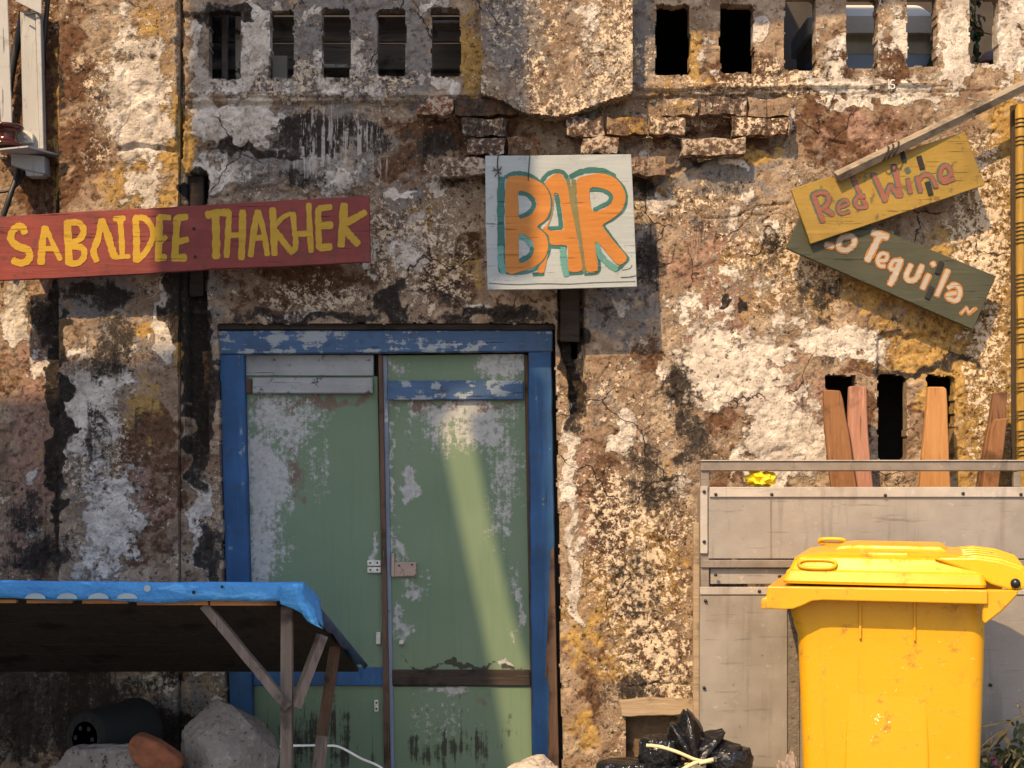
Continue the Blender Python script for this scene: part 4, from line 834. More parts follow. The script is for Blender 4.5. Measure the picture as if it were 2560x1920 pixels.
# ------------------------------------------------------------------ bamboo screen at the right edge
BAM = wood('yellow_bamboo', (.22, .125, .018), (.42, .26, .05), 'z', .5, .5); BIND = plain('dark_binding', (.035, .022, .012), .8)
root = empty('bamboo_screen', S(2600, 2000, -.1), 'yellow bamboo pole screen with dark bindings at the wall end', 'screen')
for i, xx in enumerate((2550, 2574, 2598, 2622)):
    tube('bamboo_pole', [S(xx, 262 + i * 6, -.1), S(xx + 2, 700, -.1), S(xx + 4, 1300, -.1), S(xx + 4, 2060, -.1)], .0185, BAM, root, 10, 4)
for gy in (300, 345, 440, 475, 560, 590, 690, 720, 800, 838, 900, 960, 1030, 1080, 1120):
    for j in range(3):
        yy = gy + j * 10; p = S(2550, yy, -.1)
        tube('binding', [p + Vector((-.0195, -.004, 0)), p + Vector((-.012, -.0165, .002)), p + Vector((0, -.02, .003)), p + Vector((.012, -.0165, .002)), p + Vector((.0195, -.004, 0))], .0022, BIND, root, 5, 2)
SHD = plain('gap_shade_tone', (.05, .035, .022), .9)
uq2('shaded_gap_sheet', [(2529, 262), (2650, 262), (2660, 2060), (2535, 2060)], -.06, -.04, SHD, root)  # dark sheet stands in for the shaded gap beside the poles

# ------------------------------------------------------------------ low lean-to stall with blue tarpaulin
def tarp_mat(name, c, c2):
    n = NT(name); a = n.noise(7, 5, .6); b = n.noise(1, 5, .6, n.coord(scale=(9, 30, 30)))
    col = n.mix(a, c, c2); col = n.mix(n.math('MULTIPLY', n.step(b, .62, .8), .5), col, tuple(min(1, x * 1.5 + .05) for x in c2))
    n.bump(n.math('ADD', b, n.noise(26, 5, .6, dist=1.0)), .006, .8); return n.done(col, .55, spec=.4)
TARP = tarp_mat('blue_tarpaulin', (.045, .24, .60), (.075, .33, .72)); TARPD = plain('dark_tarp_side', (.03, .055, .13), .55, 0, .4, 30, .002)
STW = wood('grey_weathered_post', (.10, .08, .07), (.22, .175, .15), 'z'); STB = wood('dark_roof_board', (.022, .018, .015), (.05, .04, .033), 'y'); LATH = wood('orange_lath', (.28, .10, .035), (.42, .20, .07), 'x')
YFt = -1.0; YBk = -.06
root = empty('lean_to_stall', (S(720, 2000, YFt).x, YFt, 0), 'low wooden lean-to with a bright blue tarpaulin over its roof edge', 'stall')
def roofz(y): return 1.040 - .40 * (y - YFt)
xl = -2.75; xr = S(752, 1460, YFt).x; xrb = S(905, 1630, YBk).x
# roof boards
for i in range(7):
    y0 = YFt + .015 + i * (YBk - YFt - .03) / 7; y1 = y0 + (YBk - YFt - .03) / 7 - .004
    def xe(y): return xr + (xrb - xr) * (y - YFt) / (YBk - YFt) - .01
    z0 = roofz(y0) - .03; z1 = roofz(y1) - .03
    mesh('roof_board', [(xl, y0, z0), (xe(y0), y0, z0), (xe(y1), y1, z1), (xl, y1, z1), (xl, y0, z0 - .016), (xe(y0), y0, z0 - .016), (xe(y1), y1, z1 - .016), (xl, y1, z1 - .016)],
         [(0, 1, 2, 3), (7, 6, 5, 4), (0, 4, 5, 1), (1, 5, 6, 2), (2, 6, 7, 3), (3, 7, 4, 0)], STB, root)
# tarpaulin: front flap, top sheet, corner folds
V = []; Fc = []; nx = 120
prof = [(YFt - .020, .000, 0), (YFt - .021, .015, 1), (YFt - .021, .035, 2), (YFt - .020, .055, 3), (YFt - .016, .060, 4)] 
top_rows = 8
for i in range(nx + 1):
    s = i / nx; x = xl + (xr - xl) * s
    px_ = x / (M * .818) + 1280
    sag = (.004 * math.sin(x * 7) + .003 * math.sin(x * 19 + 1)); dz = sag
    wr = .006 * max(0, (px_ - 560) / 200) * math.sin(x * 90)
    for (yy, h, k) in prof:
        zb = S(0, 1498 + (px_ / 757) * 4 if px_ > 0 else 1498, YFt).z; zt = S(0, 1453 + max(0, px_) / 757 * 4, YFt).z
        V.append((x, yy - (wr if k in (1, 2) else 0) - .0015 * math.sin(x * 31 + k), zb + (zt - zb) * h / .060 + (dz if k < 2 else dz * .3)))
    for j in range(1, top_rows + 1):
        t = j / top_rows; y = YFt + (YBk + .04 - YFt) * t; xx = x + (xrb - xr) * t * s
        V.append((xx, y, roofz(y) + .004 * math.sin(x * 13 + j) + .006 * math.sin(x * 5 + j * 2) - .012 * t * (1 if 0 else 0)))
m = len(prof) + top_rows
for i in range(nx):
    for j in range(m - 1): Fc.append((i * m + j, (i + 1) * m + j, (i + 1) * m + j + 1, i * m + j + 1))
tp = mesh('tarpaulin', V, Fc, TARP, root, True); sm = tp.modifiers.new('thick', 'SOLIDIFY'); sm.thickness = .003; sm.offset = 1
# draped corner (front right) and the darker side flap
def sheet(name, rowsA, mat, parent, smooth=True):
    nr_ = len(rowsA); nc_ = len(rowsA[0]); V = [p for r in rowsA for p in r]
    o = mesh(name, V, [(i * nc_ + j, i * nc_ + j + 1, (i + 1) * nc_ + j + 1, (i + 1) * nc_ + j) for i in range(nr_ - 1) for j in range(nc_ - 1)], mat, parent, smooth)
    s_ = o.modifiers.new('thick', 'SOLIDIFY'); s_.thickness = .003; s_.offset = 0; return o
FOLD = [[S(700, 1462, YFt - .03), S(735, 1456, YFt - .02), S(757, 1456, YFt - .01), S(775, 1470, YFt + .05), S(800, 1496, YFt + .13)],
                         [S(700, 1480, YFt - .03), S(730, 1482, YFt - .034), S(752, 1478, YFt - .03), S(772, 1490, YFt + .02), S(802, 1522, YFt + .10)],
                         [S(700, 1500, YFt - .026), S(728, 1504, YFt - .03), S(758, 1510, YFt - .036), S(776, 1516, YFt - .01), S(806, 1548, YFt + .07)],
                         [S(702, 1510, YFt - .022), S(735, 1522, YFt - .026), S(768, 1540, YFt - .03), S(784, 1540, YFt - .02), S(808, 1568, YFt + .05)]]
def refine(rows_, n_=5, amp=.005):
    R0 = [smoothpath(r, n_) for r in rows_]; cols = [smoothpath([r[j] for r in R0], n_) for j in range(len(R0[0]))]; out = []
    for i in range(len(cols[0])):
        out.append([cols[j][i] + Vector((.4, -1, .3)) * (amp * (2.2 * abs(float(fbm(np.array([j * .23 + i * .05]), np.array([i * .31 - j * .11]), 1.0, 3, .6, 66)[0]) - .5) * 2 - .6)) for j in range(len(cols))])
    return out
sheet('tarpaulin_fold', refine(FOLD), TARP, root)
sheet('tarpaulin_fold', refine([[S(742, 1508, YFt - .034), S(765, 1512, YFt - .04), S(786, 1520, YFt - .02)], [S(752, 1528, YFt - .036), S(772, 1535, YFt - .045), S(792, 1545, YFt - .02)], [S(770, 1552, YFt - .034), S(784, 1560, YFt - .04), S(800, 1566, YFt - .02)], [S(798, 1566, YFt - .03), S(804, 1569, YFt - .032), S(808, 1571, YFt - .028)]], 4, .006), TARP, root)
V = []
for i in range(13):
    t = i / 12; y = YFt + .05 + (YBk - YFt - .05) * t; x = xr + (xrb - xr) * t + .004; z = roofz(y) + .004; dr = .062 - .028 * t + .008 * math.sin(i * 2.1)
    V.append([Vector((x, y, z)), Vector((x + .012, y, z - .014)), Vector((x + .014 + .004 * math.sin(i * 1.7), y, z - dr * .6)), Vector((x + .006, y - .01, z - dr))])
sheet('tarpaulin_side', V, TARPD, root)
for a, b in ((-20, 40), (66, 180), (205, 320), (342, 520), (525, 690)):
    ubox('lath', a, 1499 + a * .004, b, 1508 + a * .006 + (b > 330) * 3, YFt - .012, YFt + .01, LATH, root, .001, cv=S)
ubox('front_beam', -400, 1462, 745, 1500, YFt - .008, YFt + .012, STB, root, .002, cv=S)
DOTS = plain('faded_white_print', (.34, .42, .46), .5, 0, .15)
for cx in (88, 168, 246, 318):
    c = S(cx, 1497, YFt - .0335); r1 = .033; r2 = .018
    mesh('printed_mark', [(c.x + r1 * math.cos(t * math.pi / 10), YFt - .0335 , c.z + r2 * math.sin(t * math.pi / 10)) for t in range(11)], [tuple(range(11))[::-1]], DOTS, root)
for px_, py_, r in ((368, 1471, .011), (484, 1481, .006), (555, 1467, .005)):
    c = S(px_, py_, YFt - .036); mesh('printed_mark' if r > .01 else 'nail_head', [(c.x + r * math.cos(t * math.pi / 6), YFt - .0345, c.z + r * math.sin(t * math.pi / 6)) for t in range(12)], [tuple(range(12))[::-1]], DOTS if r > .01 else BLK, root)
YP = YFt + .05
def zpost(px, py, y=YP): return S(px, py, y)
p0 = S(718, 1515, YP); beam('post', (S(714, 2200, YP).x, YP, 0), p0, .038, .036, STW, root, .004)
beam('brace', S(512, 1512, YP - .03), S(722, 1768, YP - .03), .035, .028, STW, root, .004)
beam('brace', S(806, 1588, YP + .05), S(738, 1768, YP - .005), .030, .028, STW, root, .004)
beam('post', (S(760, 2150, -.55).x, -.62, 0), S(842, 1590, -.42), .03, .03, BROWNW, root, .003)
beam('post', (S(758, 2150, -.8).x, -.78, 0), S(806, 1840, -.72), .03, .03, STW, root, .003)
beam('post', (-2.5, YP, 0), (-2.5, YP, 1.0), .038, .036, STW, root, .004)
beam('post', (-2.5, -.3, 0), (-2.5, -.3, .74), .038, .036, STW, root, .004)
beam('rafter', (-2.4, YFt + .02, roofz(YFt) - .05), (-2.4, YBk, roofz(YBk) - .05), .03, .03, STW, root)
tag(tube('white_cord', [S(700, 1866, -.72), S(740, 1864, -.72), S(815, 1864, -.72), S(850, 1868, -.70), S(900, 1895, -.66), S(960, 1925, -.6), S(1000, 1990, -.6), (S(1040, 2100, -.55).x, -.55, .01)], .0042, plain('white_cord_plastic', (.7, .7, .7), .4)), 'thin white cord strung from the stall post past the door', 'cord')

# ------------------------------------------------------------------ rocks, brick, pot under the stall
def rock(name, lo, hi, y, dy, mat, label, cat='rock', outline=None, seed=0, cuts=9, rough=.06, z0=0.0):
    """angular boulder filling the px box lo..hi at depth y; reaches the ground"""
    rnd = random.Random(seed); a = S(lo[0], hi[1], y); b = S(hi[0], lo[1], y)
    z_top = b.z; zb = z0; c = Vector(((a.x + b.x) / 2, y, (z_top + zb) / 2)); r = Vector(((b.x - a.x) / 2, dy, (z_top - zb) / 2))
    bm = bmesh.new(); bmesh.ops.create_icosphere(bm, subdivisions=5, radius=1.0)
    for v in bm.verts:
        for ax_ in range(3): v.co[ax_] = math.copysign(abs(v.co[ax_]) ** .62, v.co[ax_])
    for k in range(cuts):
        d = Vector((rnd.uniform(-1, 1), rnd.uniform(-1, .6), rnd.uniform(-.5, 1))).normalized(); h = rnd.uniform(.68, .88)
        for v in bm.verts:
            q = v.co.dot(d)
            if q > h: v.co -= d * (q - h) * .92
    P3 = np.array([v.co[:] for v in bm.verts]); n1 = fbm(P3[:, 0] * 2 + seed, P3[:, 2] * 2 + P3[:, 1], 2, 4, .6, seed) - .5
    n2 = np.abs(fbm(P3[:, 0] * 3 + P3[:, 1] * 2, P3[:, 2] * 3 - seed, 2.4, 4, .6, seed + 3) - .5); n3 = sstep(.52, .56, fbm(P3[:, 0] * 2 - P3[:, 1], P3[:, 2] * 2 + seed, 3, 4, .6, seed + 8))
    for i, v in enumerate(bm.verts): v.co *= 1 + n1[i] * rough * 5 - (.05 - min(n2[i], .05)) * rough * 22 - n3[i] * rough * .6
    mx = max(abs(v.co.x) for v in bm.verts); mz = max(v.co.z for v in bm.verts)
    for v in bm.verts:
        v.co = Vector((c.x + v.co.x / mx * r.x, c.y + v.co.y * r.y, max(zb, c.z + v.co.z / mz * r.z)))
    o = from_bm(name, bm, mat, None, True); o.data.set_sharp_from_angle(angle=R_(26)); return tag(o, label, cat)
def stone_mat(name, c1, c2):
    n = NT(name); a = n.noise(6, 7, .66); b = n.noise(40, 6, .66); col = n.mix(a, c1, c2); col = n.mix(n.math('MULTIPLY', n.step(b, .55, .95), .6), col, tuple(min(1, x * 1.5) for x in c2)); col = n.mix(n.step(b, .35, .22), col, tuple(x * .35 for x in c1))
    n.bump(n.math('ADD', a, n.math('MULTIPLY', b, .4)), .012, .9); return n.done(col, .93)
ST1 = stone_mat('grey_stone', (.19, .165, .15), (.36, .32, .295)); ST2 = stone_mat('mortar_stone', (.15, .13, .12), (.30, .265, .245)); ST3 = stone_mat('pale_stone', (.38, .32, .26), (.55, .48, .40))
rock('boulder', (452, 1750), (700, 2120), -.50, .17, ST1, 'big angular grey boulder beside the stall post', seed=5, rough=.02, z0=.2, cuts=12)
rock('rubble_stone', (470, 2000), (690, 2200), -.50, .15, ST2, 'grey rubble stone under the big angular boulder', seed=71)
rock('boulder', (80, 1852), (470, 2200), -.62, .13, ST2, 'low rounded grey boulder at the bottom edge under the stall', seed=11, rough=.035, z0=.12)
rock('rubble_stone', (120, 2060), (440, 2200), -.62, .11, ST1, 'grey rubble stone under the low rounded boulder', seed=72)
rock('boulder', (1205, 1893), (1420, 2150), -.62, .14, ST3, 'pale rounded boulder in front of the door', seed=21, cuts=3, rough=.03)
tag(prism('clay_brick', [U(x, y, -.74) for x, y in ((281, 1606), (290, 1588), (306, 1583), (345, 1600), (392, 1632), (398, 1650), (380, 1672), (340, 1668), (300, 1650), (286, 1630))], -.78, -.70, plain('worn_terracotta', (.24, .085, .04), .9, 0, .45, 24, .006), None, .014, 3, smooth=True), 'worn reddish clay brick leaning between the two boulders', 'brick')
rock('crumpled_rag', (1912, 1880), (2010, 2100), -.72, .09, stone_mat('dirty_rag', (.16, .12, .10), (.36, .30, .27)), 'small crumpled grey lump between the black bag and yellow bin', 'rag', seed=44, cuts=7, rough=.09)
# black perforated pot lying behind the stones
PL = plain('black_pot_plastic', (.009, .009, .0095), .85)
root = empty('plant_pot', (S(290, 1900, -.4).x, -.4, 0), 'black perforated plastic pot lying behind the clay brick', 'pot')
V, Fc = [], []; c = S(262, 1842, -.40); ax = Vector((.42, .8, -.1)).normalized(); u = ax.cross(Vector((0, 0, 1))).normalized(); v_ = u.cross(ax)
for i, (h, r) in enumerate(((-.10, .06), (-.10, .088), (-.088, .098), (.14, .125), (.145, .135), (.16, .135))):
    for j in range(24): an = 2 * math.pi * j / 24; V.append(c + ax * h + (u * math.cos(an) + v_ * math.sin(an)) * r)
for i in range(5):
    for j in range(24): Fc.append((i * 24 + j, i * 24 + (j + 1) % 24, (i + 1) * 24 + (j + 1) % 24, (i + 1) * 24 + j))
Fc.append(tuple(range(24))); mesh('pot_body', V, Fc, PL, root, True)
for rr in (.04, .072):
    for j in range(10 if rr > .06 else 6):
        an = 2 * math.pi * j / (10 if rr > .06 else 6); p = c - ax * .103 + (u * math.cos(an) + v_ * math.sin(an)) * rr
        mesh('drain_hole', [p - ax * .002 + (u * math.cos(q) + v_ * math.sin(q)) * .009 for q in [k * math.pi / 4 for k in range(8)]], [tuple(range(8))], BLK, root)
rock('rubble_stone', (200, 1960), (420, 2200), -.40, .12, ST2, 'grey rubble stone under the black pot', seed=61)
rock('rubble_stone', (320, 1925), (470, 2200), -.74, .06, ST1, 'grey rubble stone under the clay brick', seed=62)

# ------------------------------------------------------------------ aluminium handcart
def alu(name, c1, c2, scale=5):
    n = NT(name); a = n.noise(scale, 6, .65); b = n.noise(34, 6, .7, n.coord(loc=(2, 6, 1))); v = n.noise(1, 5, .6, n.coord(scale=(26, 26, 2.5)))
    col = n.mix(a, c1, c2); col = n.mix(n.math('MULTIPLY', n.step(v, .6, .85), .4), col, tuple(x * .6 for x in c1)); col = n.mix(n.math('MULTIPLY', n.step(b, .2, .1), .7), col, (.10, .075, .058)); col = n.mix(n.math('MULTIPLY', n.step(b, .74, .82), .6), col, tuple(min(1, x * 1.3) for x in c2))
    st = n.noise(2.6, 7, .7, n.coord(loc=(5, 1, 3))); col = n.mix(n.math('MULTIPLY', n.step(st, .52, .9), .4), col, (.21, .165, .125)); sc = n.noise(1, 5, .7, n.coord(scale=(4, 4, 70), loc=(1, 2, 3))); col = n.mix(n.math('MULTIPLY', n.step(sc, .70, .82), .5), col, tuple(x * .5 for x in c1))
    n.bump(n.math('ADD', n.math('MULTIPLY', b, .1), n.noise(4, 2, .5)), .012, .5); return n.done(col, n.step(a, .2, .8, .42, .62), .25)
ALU = alu('dull_aluminium', (.26, .237, .213), (.35, .322, .294)); ALR = alu('rail_steel', (.17, .145, .125), (.28, .245, .21), 14); ALW = alu('pale_trim', (.38, .345, .305), (.50, .46, .42), 12); RUST = stone_mat('rusty_strip', (.12, .10, .085), (.21, .18, .15)); BOLT = plain('dark_bolt', (.05, .04, .035), .5, .6)
YC = -.36; root = empty('metal_handcart', (S(2200, 2000, YC).x, YC, 0), 'aluminium panelled cart standing against the wall behind the yellow bin', 'cart')
def cb(name, x0, y0, x1, y1, yf, yb, mat, bev=.002): return ubox(name, x0, y0, x1, y1, yf, yb, mat, root, bev)
XR = 2420
cb('corner_post', 1514, 1002, 1532, 1790, YC + .006, YC + .03, ALR); cb('top_rail', 1514, 996, XR, 1018, YC - .004, YC + .028, ALR, .004); cb('rail_lip', 1514, 993.5, XR, 996, YC - .01, YC + .04, ALW, .0005)
cb('upper_panel', 1530, 1060, XR, 1207, YC + .002, YC + .008, ALU); cb('panel_trim', 1533, 1052, XR, 1074, YC - .008, YC + .0015, ALW); cb('panel_trim', 1513, 1050, 1529, 1196, YC - .006, YC + .0055, ALW)
cb('middle_rail', 1514, 1210, XR, 1227, YC - .004, YC + .024, ALR, .003); cb('recessed_strip', 1534, 1228, XR, 1262, YC + .02, YC + .025, ALU); cb('lower_trim', 1512, 1268, XR, 1285, YC - .008, YC + .001, ALW)
cb('lower_panel', 1512, 1286, 1701, 1800, YC - .003, YC + .004, ALU); cb('panel_strip', 1702, 1286, 1728, 1800, YC + .002, YC + .010, RUST); cb('lower_panel', 1729, 1286, XR, 1800, YC - .002, YC + .004, ALU)
cb('side_board', 1498, 1130, 1511, 1800, YC + .012, YC + .035, OLDW); cb('seam', 1664, 1076, 1667, 1206, YC - .0005, YC + .0035, ALR, 0)
a = U(1514, 1790, YC)
prism('side_panel', [(U(1532, 1060, YC).x, U(0, 1060, YC).z), (U(1534, 1060, YC).x, U(0, 1060, YC).z), (U(1534, 1060, YC).x, .02), (U(1532, 1060, YC).x, .02)], YC + .031, -.03, ALU, root)
cb('top_rail', 2190, 1020, 2206, 1052, YC + .0, YC + .02, ALR)
for bx, by in ((1546, 1068), (1667, 1068), (1912, 1070), (2080, 1066), (2205, 1068), (1521, 1062), (1521, 1170), (1546, 1242), (1684, 1245), (1524, 1298), (1640, 1277), (1521, 1486), (2140, 1480)):
    p = U(bx, by, YC - .008); tube('bolt', [p + Vector((0, .004, 0)), p + Vector((0, -.004, 0))], .0062, BOLT, root, 8, 0)
# planks standing in the cart
def plank(quad, y, th, mat, label, ridge=None):
    pts = [S(2020 + a * .2441, 900 + b * .2441, y) for a, b in quad]
    zb = pts[-1]
    o = prism('wooden_plank', pts, y, y + th, mat, None, .004, 1, sub=.06, jit=.0012); return tag(o, label, 'plank', 'planks standing in the cart')
WP1 = wood('brown_plank', (.17, .075, .03), (.28, .135, .06), 'z'); WP2 = wood('pink_plank', (.27, .125, .085), (.42, .22, .15), 'z'); WP3 = wood('orange_plank', (.31, .14, .045), (.48, .25, .10), 'z'); WP4 = wood('dark_brown_plank', (.13, .06, .03), (.21, .105, .055), 'z')
plank([(165, 300), (335, 312), (360, 420), (420, 750), (500, 1300), (640, 2600), (420, 2600), (240, 1290), (175, 700)], -.17, .03, WP1, 'leaning brown plank, first of the planks in the cart')
plank([(430, 268), (520, 262), (605, 275), (612, 700), (650, 1100), (668, 1290), (760, 2600), (580, 2600), (500, 1290), (470, 1050), (412, 690)], -.14, .032, WP2, 'pinkish plank with a chamfered edge standing in the cart')
plank([(1235, 272), (1400, 272), (1425, 300), (1448, 1000), (1462, 1290), (1480, 2600), (1120, 2600), (1148, 1290), (1170, 1000), (1215, 560)], -.15, .03, WP3, 'bright orange plank standing in the cart before the low grille')
plank([(1905, 335), (2040, 322), (2030, 590), (1960, 1300), (1900, 2600), (1650, 2600), (1735, 1300), (1860, 640)], -.12, .03, WP4, 'tall dark brown plank leaning at the far end of the cart')
plank([(1920, 605), (2050, 598), (1960, 1290), (1880, 2600), (1700, 2600), (1790, 1290), (1880, 700)], -.16, .03, WP1, 'shorter brown plank in front of the dark leaning one')
# yellow scrap on the cart
YSC = plain('bright_yellow_plastic', (.85, .62, .02), .45, 0, .2)
bm = bmesh.new(); bmesh.ops.create_icosphere(bm, subdivisions=3, radius=1); c = S(1902, 1198, -.33)
for v in bm.verts: v.co = c + Vector((v.co.x * .045, v.co.y * .03, v.co.z * .028)) * (1 + .9 * (random.random() - .5))
tag(from_bm('yellow_scrap', bm, YSC), 'crumpled bright yellow plastic scrap tucked under the cart rail', 'scrap')

# ------------------------------------------------------------------ yellow wheelie bin
def bin_mat(name, c, r=.42):
    n = NT(name); a = n.noise(3, 4, .6); b = n.noise(60, 5, .65); d = n.noise(14, 7, .7, n.coord(loc=(3, 3, 1))); v = n.noise(1, 5, .6, n.coord(scale=(30, 30, 2)))
    col = n.mix(a, tuple(x * .94 for x in c), c); col = n.mix(n.math('MULTIPLY', n.step(d, .36, .14), .7), col, (.22, .12, .015)); e = n.noise(5, 8, .72, n.coord(loc=(8, 2, 6))); col = n.mix(n.math('MULTIPLY', n.step(e, .58, .9), .45), col, (.42, .22, .01)); g = n.noise(85, 4, .7, n.coord(loc=(2, 2, 9))); col = n.mix(n.math('MULTIPLY', n.math('MULTIPLY', n.step(g, .26, .16), n.step(e, .5, .8)), .6), col, (.09, .05, .012)); col = n.mix(n.math('MULTIPLY', n.step(v, .68, .9), .25), col, (.35, .2, .02)); col = n.mix(n.math('MULTIPLY', n.step(b, .82, .9), .5), col, (.8, .7, .35))
    n.bump(b, .0006, .5); return n.done(col, n.step(d, .1, .6, .65, r), spec=.5)
BINM = bin_mat('yellow_bin_plastic', (.65, .33, .004)); LIDM = bin_mat('yellow_lid_plastic', (.76, .41, .005), .3)
Y0, Y1 = -1.0, -.44
bx = lambda px: S(2220 + (px - 2220) / (.956 if px < 2220 else 1.10), 0, Y0).x
bz = lambda py: S(0, py, Y0).z
root = empty('wheelie_bin', (bx(2220), (Y0 + Y1) / 2, 0), 'bright yellow plastic wheelie bin with a closed lid', 'bin'); BIN = root
loft('bin_body', [(bz(2262), bx(2020), bx(2432), Y0 + .11, Y1 - .08), (bz(2200), bx(2014), bx(2436), Y0 + .108, Y1 - .075), (bz(1918), bx(2001), bx(2446), Y0 + .09, Y1 - .06), (bz(1669), bx(1993), bx(2455), Y0 + .078, Y1 - .05), (bz(1597), bx(1990), bx(2457), Y0 + .074, Y1 - .05), (bz(1575), bx(1982), bx(2457), Y0 + .072, Y1 - .048), (bz(1530), bx(1972), bx(2456), Y0 + .07, Y1 - .045), (bz(1500), bx(1972), bx(2452), Y0 + .07, Y1 - .045)], BINM, root, .045, 6)
prism('bin_rim', [(bx(x), bz(y)) for x, y in ((1914, 1502), (1918, 1497), (1926, 1495), (1929, 1467), (2462, 1463), (2462, 1497), (2060, 1498), (2034, 1501), (2010, 1514), (1990, 1522), (1972, 1524), (1914, 1524))], Y0 - .028, Y1 + .028, BINM, root, .006, 2)
for ya in (Y0 - .012, Y1 - .03):
    prism('hinge_bracket', [(bx(x), bz(y)) for x, y in ((2450, 1464), (2540, 1462), (2536, 1475), (2500, 1512), (2456, 1546), (2449, 1540))], ya, ya + .045, BINM, root, .004, 1)
for ry in (2142, 2275):
    prism('body_rib', [(bx(ry - 4), bz(1500)), (bx(ry + 4), bz(1500)), (bx(ry + 3), bz(1600)), (bx(ry - 3), bz(1600))], Y0 + .062, Y0 + .10, BINM, root, .003, 2)
# shallow pressed fields on the side wall
prism('side_relief', [(bx(2110), bz(1640)), (bx(2310), bz(1640)), (bx(2318), bz(2150)), (bx(2100), bz(2150))], Y0 + .0815, Y0 + .13, BINM, root, .012, 3)
# lid
lid = loft('lid', [(bz(1459), bx(1966), bx(2458), Y0 - .014, Y1 + .014, .022), (bz(1452), bx(1963), bx(2460), Y0 - .018, Y1 + .018, .024), (bz(1428), bx(1972), bx(2456), Y0 - .010, Y1 + .01, .024), (bz(1424), bx(1978), bx(2452), Y0 - .003, Y1 + .003, .024), (bz(1396), bx(1990), bx(2436), Y0 + .016, Y1 - .016, .024), (bz(1392), bx(1996), bx(2430), Y0 + .024, Y1 - .024, .024), (bz(1386), bx(2030), bx(2400), Y0 + .07, Y1 - .06, .03), (bz(1384), bx(2034), bx(2396), Y0 + .075, Y1 - .065, .03)], LIDM, root, .03, 4)
lid.data.set_sharp_from_angle(angle=R_(20))
prism('lid_hinge_hood', [(bx(x), bz(y)) for x, y in ((2325, 1392), (2345, 1388), (2431, 1386), (2490, 1393), (2548, 1410), (2562, 1426), (2566, 1448), (2548, 1464), (2516, 1462), (2470, 1450), (2430, 1425))], Y0 + .0, Y1 - .0, LIDM, root, .010, 2)
for k in range(5):
    yy = Y0 + .015 + k * .118
    prism('hood_ridge', [(bx(x), bz(y)) for x, y in ((2345, 1390), (2431, 1380), (2496, 1387), (2554, 1405), (2568, 1426), (2564, 1447), (2540, 1440), (2440, 1400))], yy, yy + .05, LIDM, root, .008, 2)
prism('lid_plateau', [(bx(x), bz(y)) for x, y in ((2062, 1390), (2085, 1374), (2110, 1370), (2345, 1371), (2372, 1392))], Y0 + .22, Y1 - .05, LIDM, root, .01, 2)
box('label_field', (bx(2146), Y0 + .05, bz(1404)), (bx(2260), Y0 + .13, bz(1381)), LIDM, root, .006, 2)
def oval(name, cx, cy, rx, rz, y, tilt, r, mat):
    c = Vector((bx(cx), y, bz(cy))); pts = []
    for k in range(24):
        a = 2 * math.pi * k / 24; e = .7
        dx = rx * math.copysign(abs(math.cos(a)) ** e, math.cos(a)); dz = rz * math.copysign(abs(math.sin(a)) ** e, math.sin(a)); pts.append(c + Vector((dx, dz * math.sin(tilt), dz * math.cos(tilt))))
    return tube(name, pts, r, mat, root, 8, 0, True)
oval('lid_grip', 2045, 1410, .058, .017, Y0 - .002, R_(40), .006, LIDM)
oval('lid_grip', 2050, 1376, .045, .012, Y1 - .02, R_(-40), .007, LIDM)
p = Vector((bx(2532), Y0 - .012, bz(1446)))
tube('hinge_pin', [p + Vector((0, .02, 0)), p + Vector((0, -.006, 0))], .0145, plain('black_cap', (.012, .014, .02), .3), root, 20, 0)
tube('hinge_pin', [p + Vector((0, .03, 0)), Vector((p.x, Y1 + .01, p.z))], .010, LIDM, root, 12, 0)
BRB = plain('black_rubber', (.02, .02, .02), .8)
for ya in (Y0 + .02, Y1 - .07):
    cx_ = bx(2455); tube('wheel', [Vector((cx_, ya, .1)), Vector((cx_, ya + .05, .1))], .1, BRB, root, 24, 0)
SCRP = plain('pale_scratch', (.82, .66, .28), .6)
for k in range(26):
    a = random.gauss(0, 1); b_2 = random.gauss(0, 1); q = Vector((bx(2185 + a * 10), Y0 + .079, bz(1818 + b_2 * 18))); r = random.uniform(.001, .004)
    mesh('scuff', [q + Vector((r * random.uniform(.5, 1.3) * math.cos(t * math.pi / 3), 0, r * random.uniform(.5, 1.6) * math.sin(t * math.pi / 3))) for t in range(6)], [tuple(range(6))[::-1]], SCRP, root)

BIN.location = Vector(BIN.location) + Vector((.08, -.08, 0)); BIN.rotation_euler = (0, 0, R_(-17))
